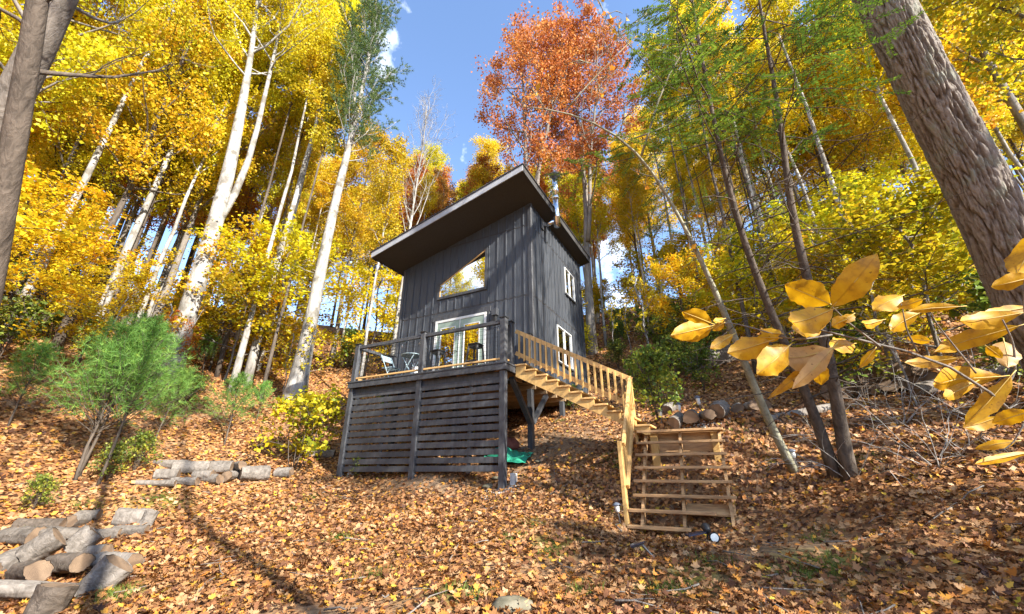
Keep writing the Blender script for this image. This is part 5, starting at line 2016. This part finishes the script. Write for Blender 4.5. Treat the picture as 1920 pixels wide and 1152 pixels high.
# ------------------------------------------------------------------ small things
def small_things():
    def path_light(px, py, h, lean, lab, dark=False):
        p, t = gp(px, py)
        if px < 5:
            p = plot(px, py)
            p[2] = gz(p[0], p[1])
        o = bpy.data.objects.new('path_light', None)
        COL.objects.link(o)
        o.location = p
        o.rotation_euler = (lean[0], lean[1], 0)
        tag(o, lab, 'garden light', 'solar path lights')
        link('stake', Geo().tube([(0, 0, -.1), (0, 0, h * .58)], .010, 8).mesh('stake'), M['gunmetal'], o)
        link('lamp_glass', Geo().lathe([(.022, h * .56), (.034, h * .62), (.042, h * .84), (.040, h * .86)], 14).mesh('lamp_glass', True), M['lens'], o)
        link('cap', Geo().lathe([(.040, h * .86), (.066, h * .87), (.066, h * .90), (.045, h * .95), (.012, h)], 16).mesh('cap', True), M['plate'], o)
    path_light(3.15, 1.15, .36, (0, -.05), 'path light nearest the railing above the wooden steps')
    path_light(3.55, 1.18, .40, (0, -.10), 'middle path light above the wooden steps')
    path_light(3.95, 1.2, .44, (0, -.14), 'rightmost path light above the wooden steps')
    path_light(1164, 986, .34, (0, -.14), 'path light standing left of the wooden steps\' foot')
    path_light(1500, 886, .34, (.05, -.22), 'dark-capped path light at the foot of the leaning sapling')
    # solar spotlight at the foot of the steps
    p = plot(3.86, -1.05)
    p[2] = gz(p[0], p[1])
    o = bpy.data.objects.new('spotlight', None)
    COL.objects.link(o)
    o.location = p
    tag(o, 'black twin-head solar spotlight at the foot of the wooden steps', 'garden light')
    link('stake', Geo().tube([(0, 0, -.1), (0, 0, .12)], .012, 8).mesh('stake'), M['black'], o)

    def head(c, d, r, L):
        d = unit(d)
        c = np.array(c)
        h = link('lamp_head', Geo().tube([c - d * L * .5, c - d * L * .3, c + d * L * .4, c + d * L * .5], [r * .5, r * .9, r, r * 1.05], 16).mesh('lamp_head', True), M['black'], o)
        link('lens', Geo().tube([c + d * L * .5, c + d * L * .505 + d * .002], [r * .8, r * .8], 16).mesh('lens'), M['lens'], h)
    head((.06, -.06, .10), (-.25, -1, .1), .065, .12)
    head((.02, .04, .19), (.1, 1, .6), .06, .11)
    link('solar_panel', Geo().bar((-.30, -.02, .12), (-.04, 0, .16), .13, .02).mesh('solar_panel'), M['panel'], o)
    # fallen solar stake light
    p, t = gp(1216, 1052)
    o = bpy.data.objects.new('solar_stake', None)
    COL.objects.link(o)
    o.location = p
    o.rotation_euler = (0, 0, R(-12))
    tag(o, 'tilted square solar panel on a stake in the leaves', 'solar light')
    link('stake', Geo().tube([(.12, 0, -.03), (-.07, .04, .17)], .013, 8).mesh('stake'), M['gunmetal'], o)
    link('panel', Geo().bar((-.19, .05, .13), (-.02, .05, .19), .13, .015).mesh('panel'), M['panel'], o)
    link('panel_back', Geo().bar((-.18, .055, .116), (-.03, .055, .169), .10, .02).mesh('panel_back'), M['black'], o)
    # foundation blocks
    for x, y, z, lab in ((-4.80, .24, 0, 'grey concrete block behind the deck\'s left front post'), (.10, .25, .28, 'concrete pier block behind the deck\'s right front post')):
        g = bevel_box(-.06, .06, -.07, .07, -.12, .12, .012)
        zz = gplot(x, y) + .12
        link('concrete_block', g.mesh('concrete_block'), M['blockm'], loc=plot(x, y, zz), rot=(0, 0, -YAW), label=lab, cat='block')
    # stones
    rng = np.random.default_rng(8)
    for px, py, s, lab in ((915, 915, .16, 'flat field stone left of the right front post'), (930, 900, .12, 'small stone under the slatted skirt'), (960, 1146, .20, 'dark mossy stone at the bottom edge of the picture'),
                           (1010, 868, .12, 'stone beneath the stairs'), (940, 905, .10, 'rounded stone against the right front post')):
        p, t = gp(px, py)
        g = Geo().lathe([(.0, -.5), (.62, -.42), (1, -.1), (.95, .2), (.6, .48), (0.02, .55)], 12)
        v = g.v[0]
        v *= 1 + rng.normal(0, .07, (len(v), 1))
        v *= np.array([s, s * .75, s * .6])
        link('field_stone', g.mesh('field_stone', True), M['stone'], loc=p + (0, 0, s * .15), rot=(0, 0, px * .2), label=lab, cat='stone')
    # rubber mat / plank below the steps seen through the treads
    p = plot(3.9, -.28)
    link('plank', bevel_box(-.36, .36, -.16, .16, -.02, .02).mesh('plank'), M['worn'], loc=(p[0], p[1], gz(p[0], p[1]) + .10), rot=(R(22), 0, -YAW), label='weathered plank lying on the soil under the lower steps', cat='plank')
    # tarp and bundle under the deck
    p = plot(-.55, 1.15)
    zt = gz(p[0], p[1])
    xs, ys = np.meshgrid(np.linspace(-.6, .6, 26), np.linspace(-.35, .35, 16), indexing='ij')
    zs = .26 * np.exp(-((xs + .1) / .35) ** 2 - (ys / .25) ** 2) + .05 * np.sin(xs * 17 + ys * 9) * np.cos(ys * 14) + .04
    g = np.stack([xs, ys, zs], -1)
    me = fast_mesh('tarp', g.reshape(-1, 3), [(i * 16 + j, (i + 1) * 16 + j, (i + 1) * 16 + j + 1, i * 16 + j + 1) for i in range(25) for j in range(15)], None, True)
    link('tarp', me, M['tarp'], loc=(p[0], p[1], zt + .03), rot=(R(20), 0, -YAW), label='crumpled green tarp under the deck', cat='tarp')
    p = plot(-.75, 1.55)
    g = Geo().lathe([(.02, -.3), (.5, -.26), (.9, -.05), (.85, .3), (.5, .62), (.05, .7)], 18)
    v = g.v[0]
    v *= (1 + rng.normal(0, .06, (len(v), 1))) * .34
    link('bundle', g.mesh('bundle', True), M['redcloth'], loc=(p[0], p[1], gz(p[0], p[1]) + .12), label='dark maroon bundle standing behind the green tarp', cat='bundle')

    # gravel patches and grass tufts
    def gravel(centre, rx, ry, n, size, lab):
        V, F = [], []
        o = np.array([(1, 0, 0), (-1, 0, 0), (0, 1, 0), (0, -1, 0), (0, 0, 1), (0, 0, -1)], float)
        f = np.array([(0, 2, 4), (2, 1, 4), (1, 3, 4), (3, 0, 4), (2, 0, 5), (1, 2, 5), (3, 1, 5), (0, 3, 5)])
        for i in range(n):
            x, y = centre[0] + rng.normal(0, rx), centre[1] + rng.normal(0, ry)
            s = size * rng.uniform(.5, 1.4)
            V.append(o * s * rng.uniform(.6, 1.2, 3) @ np.linalg.qr(rng.normal(0, 1, (3, 3)))[0] + np.array([x, y, gz(x, y) + s * .4 + .012]))
            F.append(f + 6 * i)
        link('gravel', fast_mesh('gravel', np.concatenate(V), np.concatenate(F)), M['gravel'], label=lab, cat='gravel', kind='stuff')
    gravel(plot(-.02, .02), .16, .12, 420, .018, 'pale gravel heaped round the right front post')
    gravel(plot(4.0, 1.15), .32, .12, 500, .018, 'grey gravel on the terrace above the steps')
    n = 0
    P, D = [], []
    for px, py, m in ((1000, 985, 60), (1035, 1040, 50), (960, 1010, 40), (640, 1010, 60), (700, 1080, 40), (1330, 1060, 60), (1250, 1110, 60), (1560, 1060, 30), (1490, 1085, 25), (1530, 1010, 40), (870, 1115, 50), (300, 940, 70), (160, 950, 90),
                      (70, 1000, 60), (1440, 870, 50), (1640, 860, 50), (1145, 860, 60), (1390, 815, 50), (215, 1120, 80), (1085, 1115, 50), (1050, 790, 50), (540, 960, 40), (590, 935, 40)):
        p, t = gp(px, py)
        q = np.stack([p[0] + rng.normal(0, .13, m), p[1] + rng.normal(0, .10, m)], -1)
        P.append(np.stack([q[:, 0], q[:, 1], height(q[:, 0], q[:, 1])], -1))
        D.append(np.tile([0, 0, 1.0], (m, 1)))
    g = Geo()
    for i in range(260):
        r, a = rng.uniform(3.2, 14), rng.uniform(-R(58), R(58))
        x, y = r * math.sin(a), r * math.cos(a)
        q, L = rng.uniform(0, 6.28), rng.uniform(.12, .7)
        pts = []
        for k in (-.5, -.15, .2, .5):
            xx, yy = x + math.cos(q) * L * k + rng.normal(0, .02), y + math.sin(q) * L * k + rng.normal(0, .02)
            pts.append((xx, yy, gz(xx, yy) + .03 + rng.random() * .03))
        g.tube(pts, np.linspace(.008, .003, 4) * rng.uniform(.6, 1.4), 5)
    link('fallen_twigs', g.mesh('fallen_twigs', True), M['bark_grey'], label='thin broken twigs lying scattered among the fallen leaves', cat='twigs', kind='stuff')
    me = needle_tufts(rng, np.concatenate(P), np.concatenate(D), 3, .10, .009, .6)
    link('grass_tufts', me, M['moss'], label='scattered green grass tufts and moss poking through the leaves', cat='grass', kind='stuff')


small_things()


def tell_apart():
    """alike neighbours are told apart by their order from left to right"""
    same = {}
    for o in scene.objects:
        if o.parent is None and 'label' in o and 'behind the viewer' not in o['label'] and 'sunny side' not in o['label'] and 'firewood' not in o['label']:
            same.setdefault(o['label'], []).append(o)
    for lab, os_ in same.items():
        if 1 < len(os_) < 9 and len(lab.split()) <= 13:
            os_.sort(key=lambda o: o.location.x / max(.1, o.location.y))
            for o, w in zip(os_, ('leftmost one', 'second from left', 'third from left', 'fourth from left', 'fifth from left', 'sixth from left', 'seventh from left', 'eighth from left')):
                o['label'] = lab + ', ' + w


tell_apart()
print('TRIS', sum(sum(len(p.vertices) - 2 for p in m.polygons) for m in bpy.data.meshes if len(m.polygons) < 200000), 'objects', len(scene.objects))
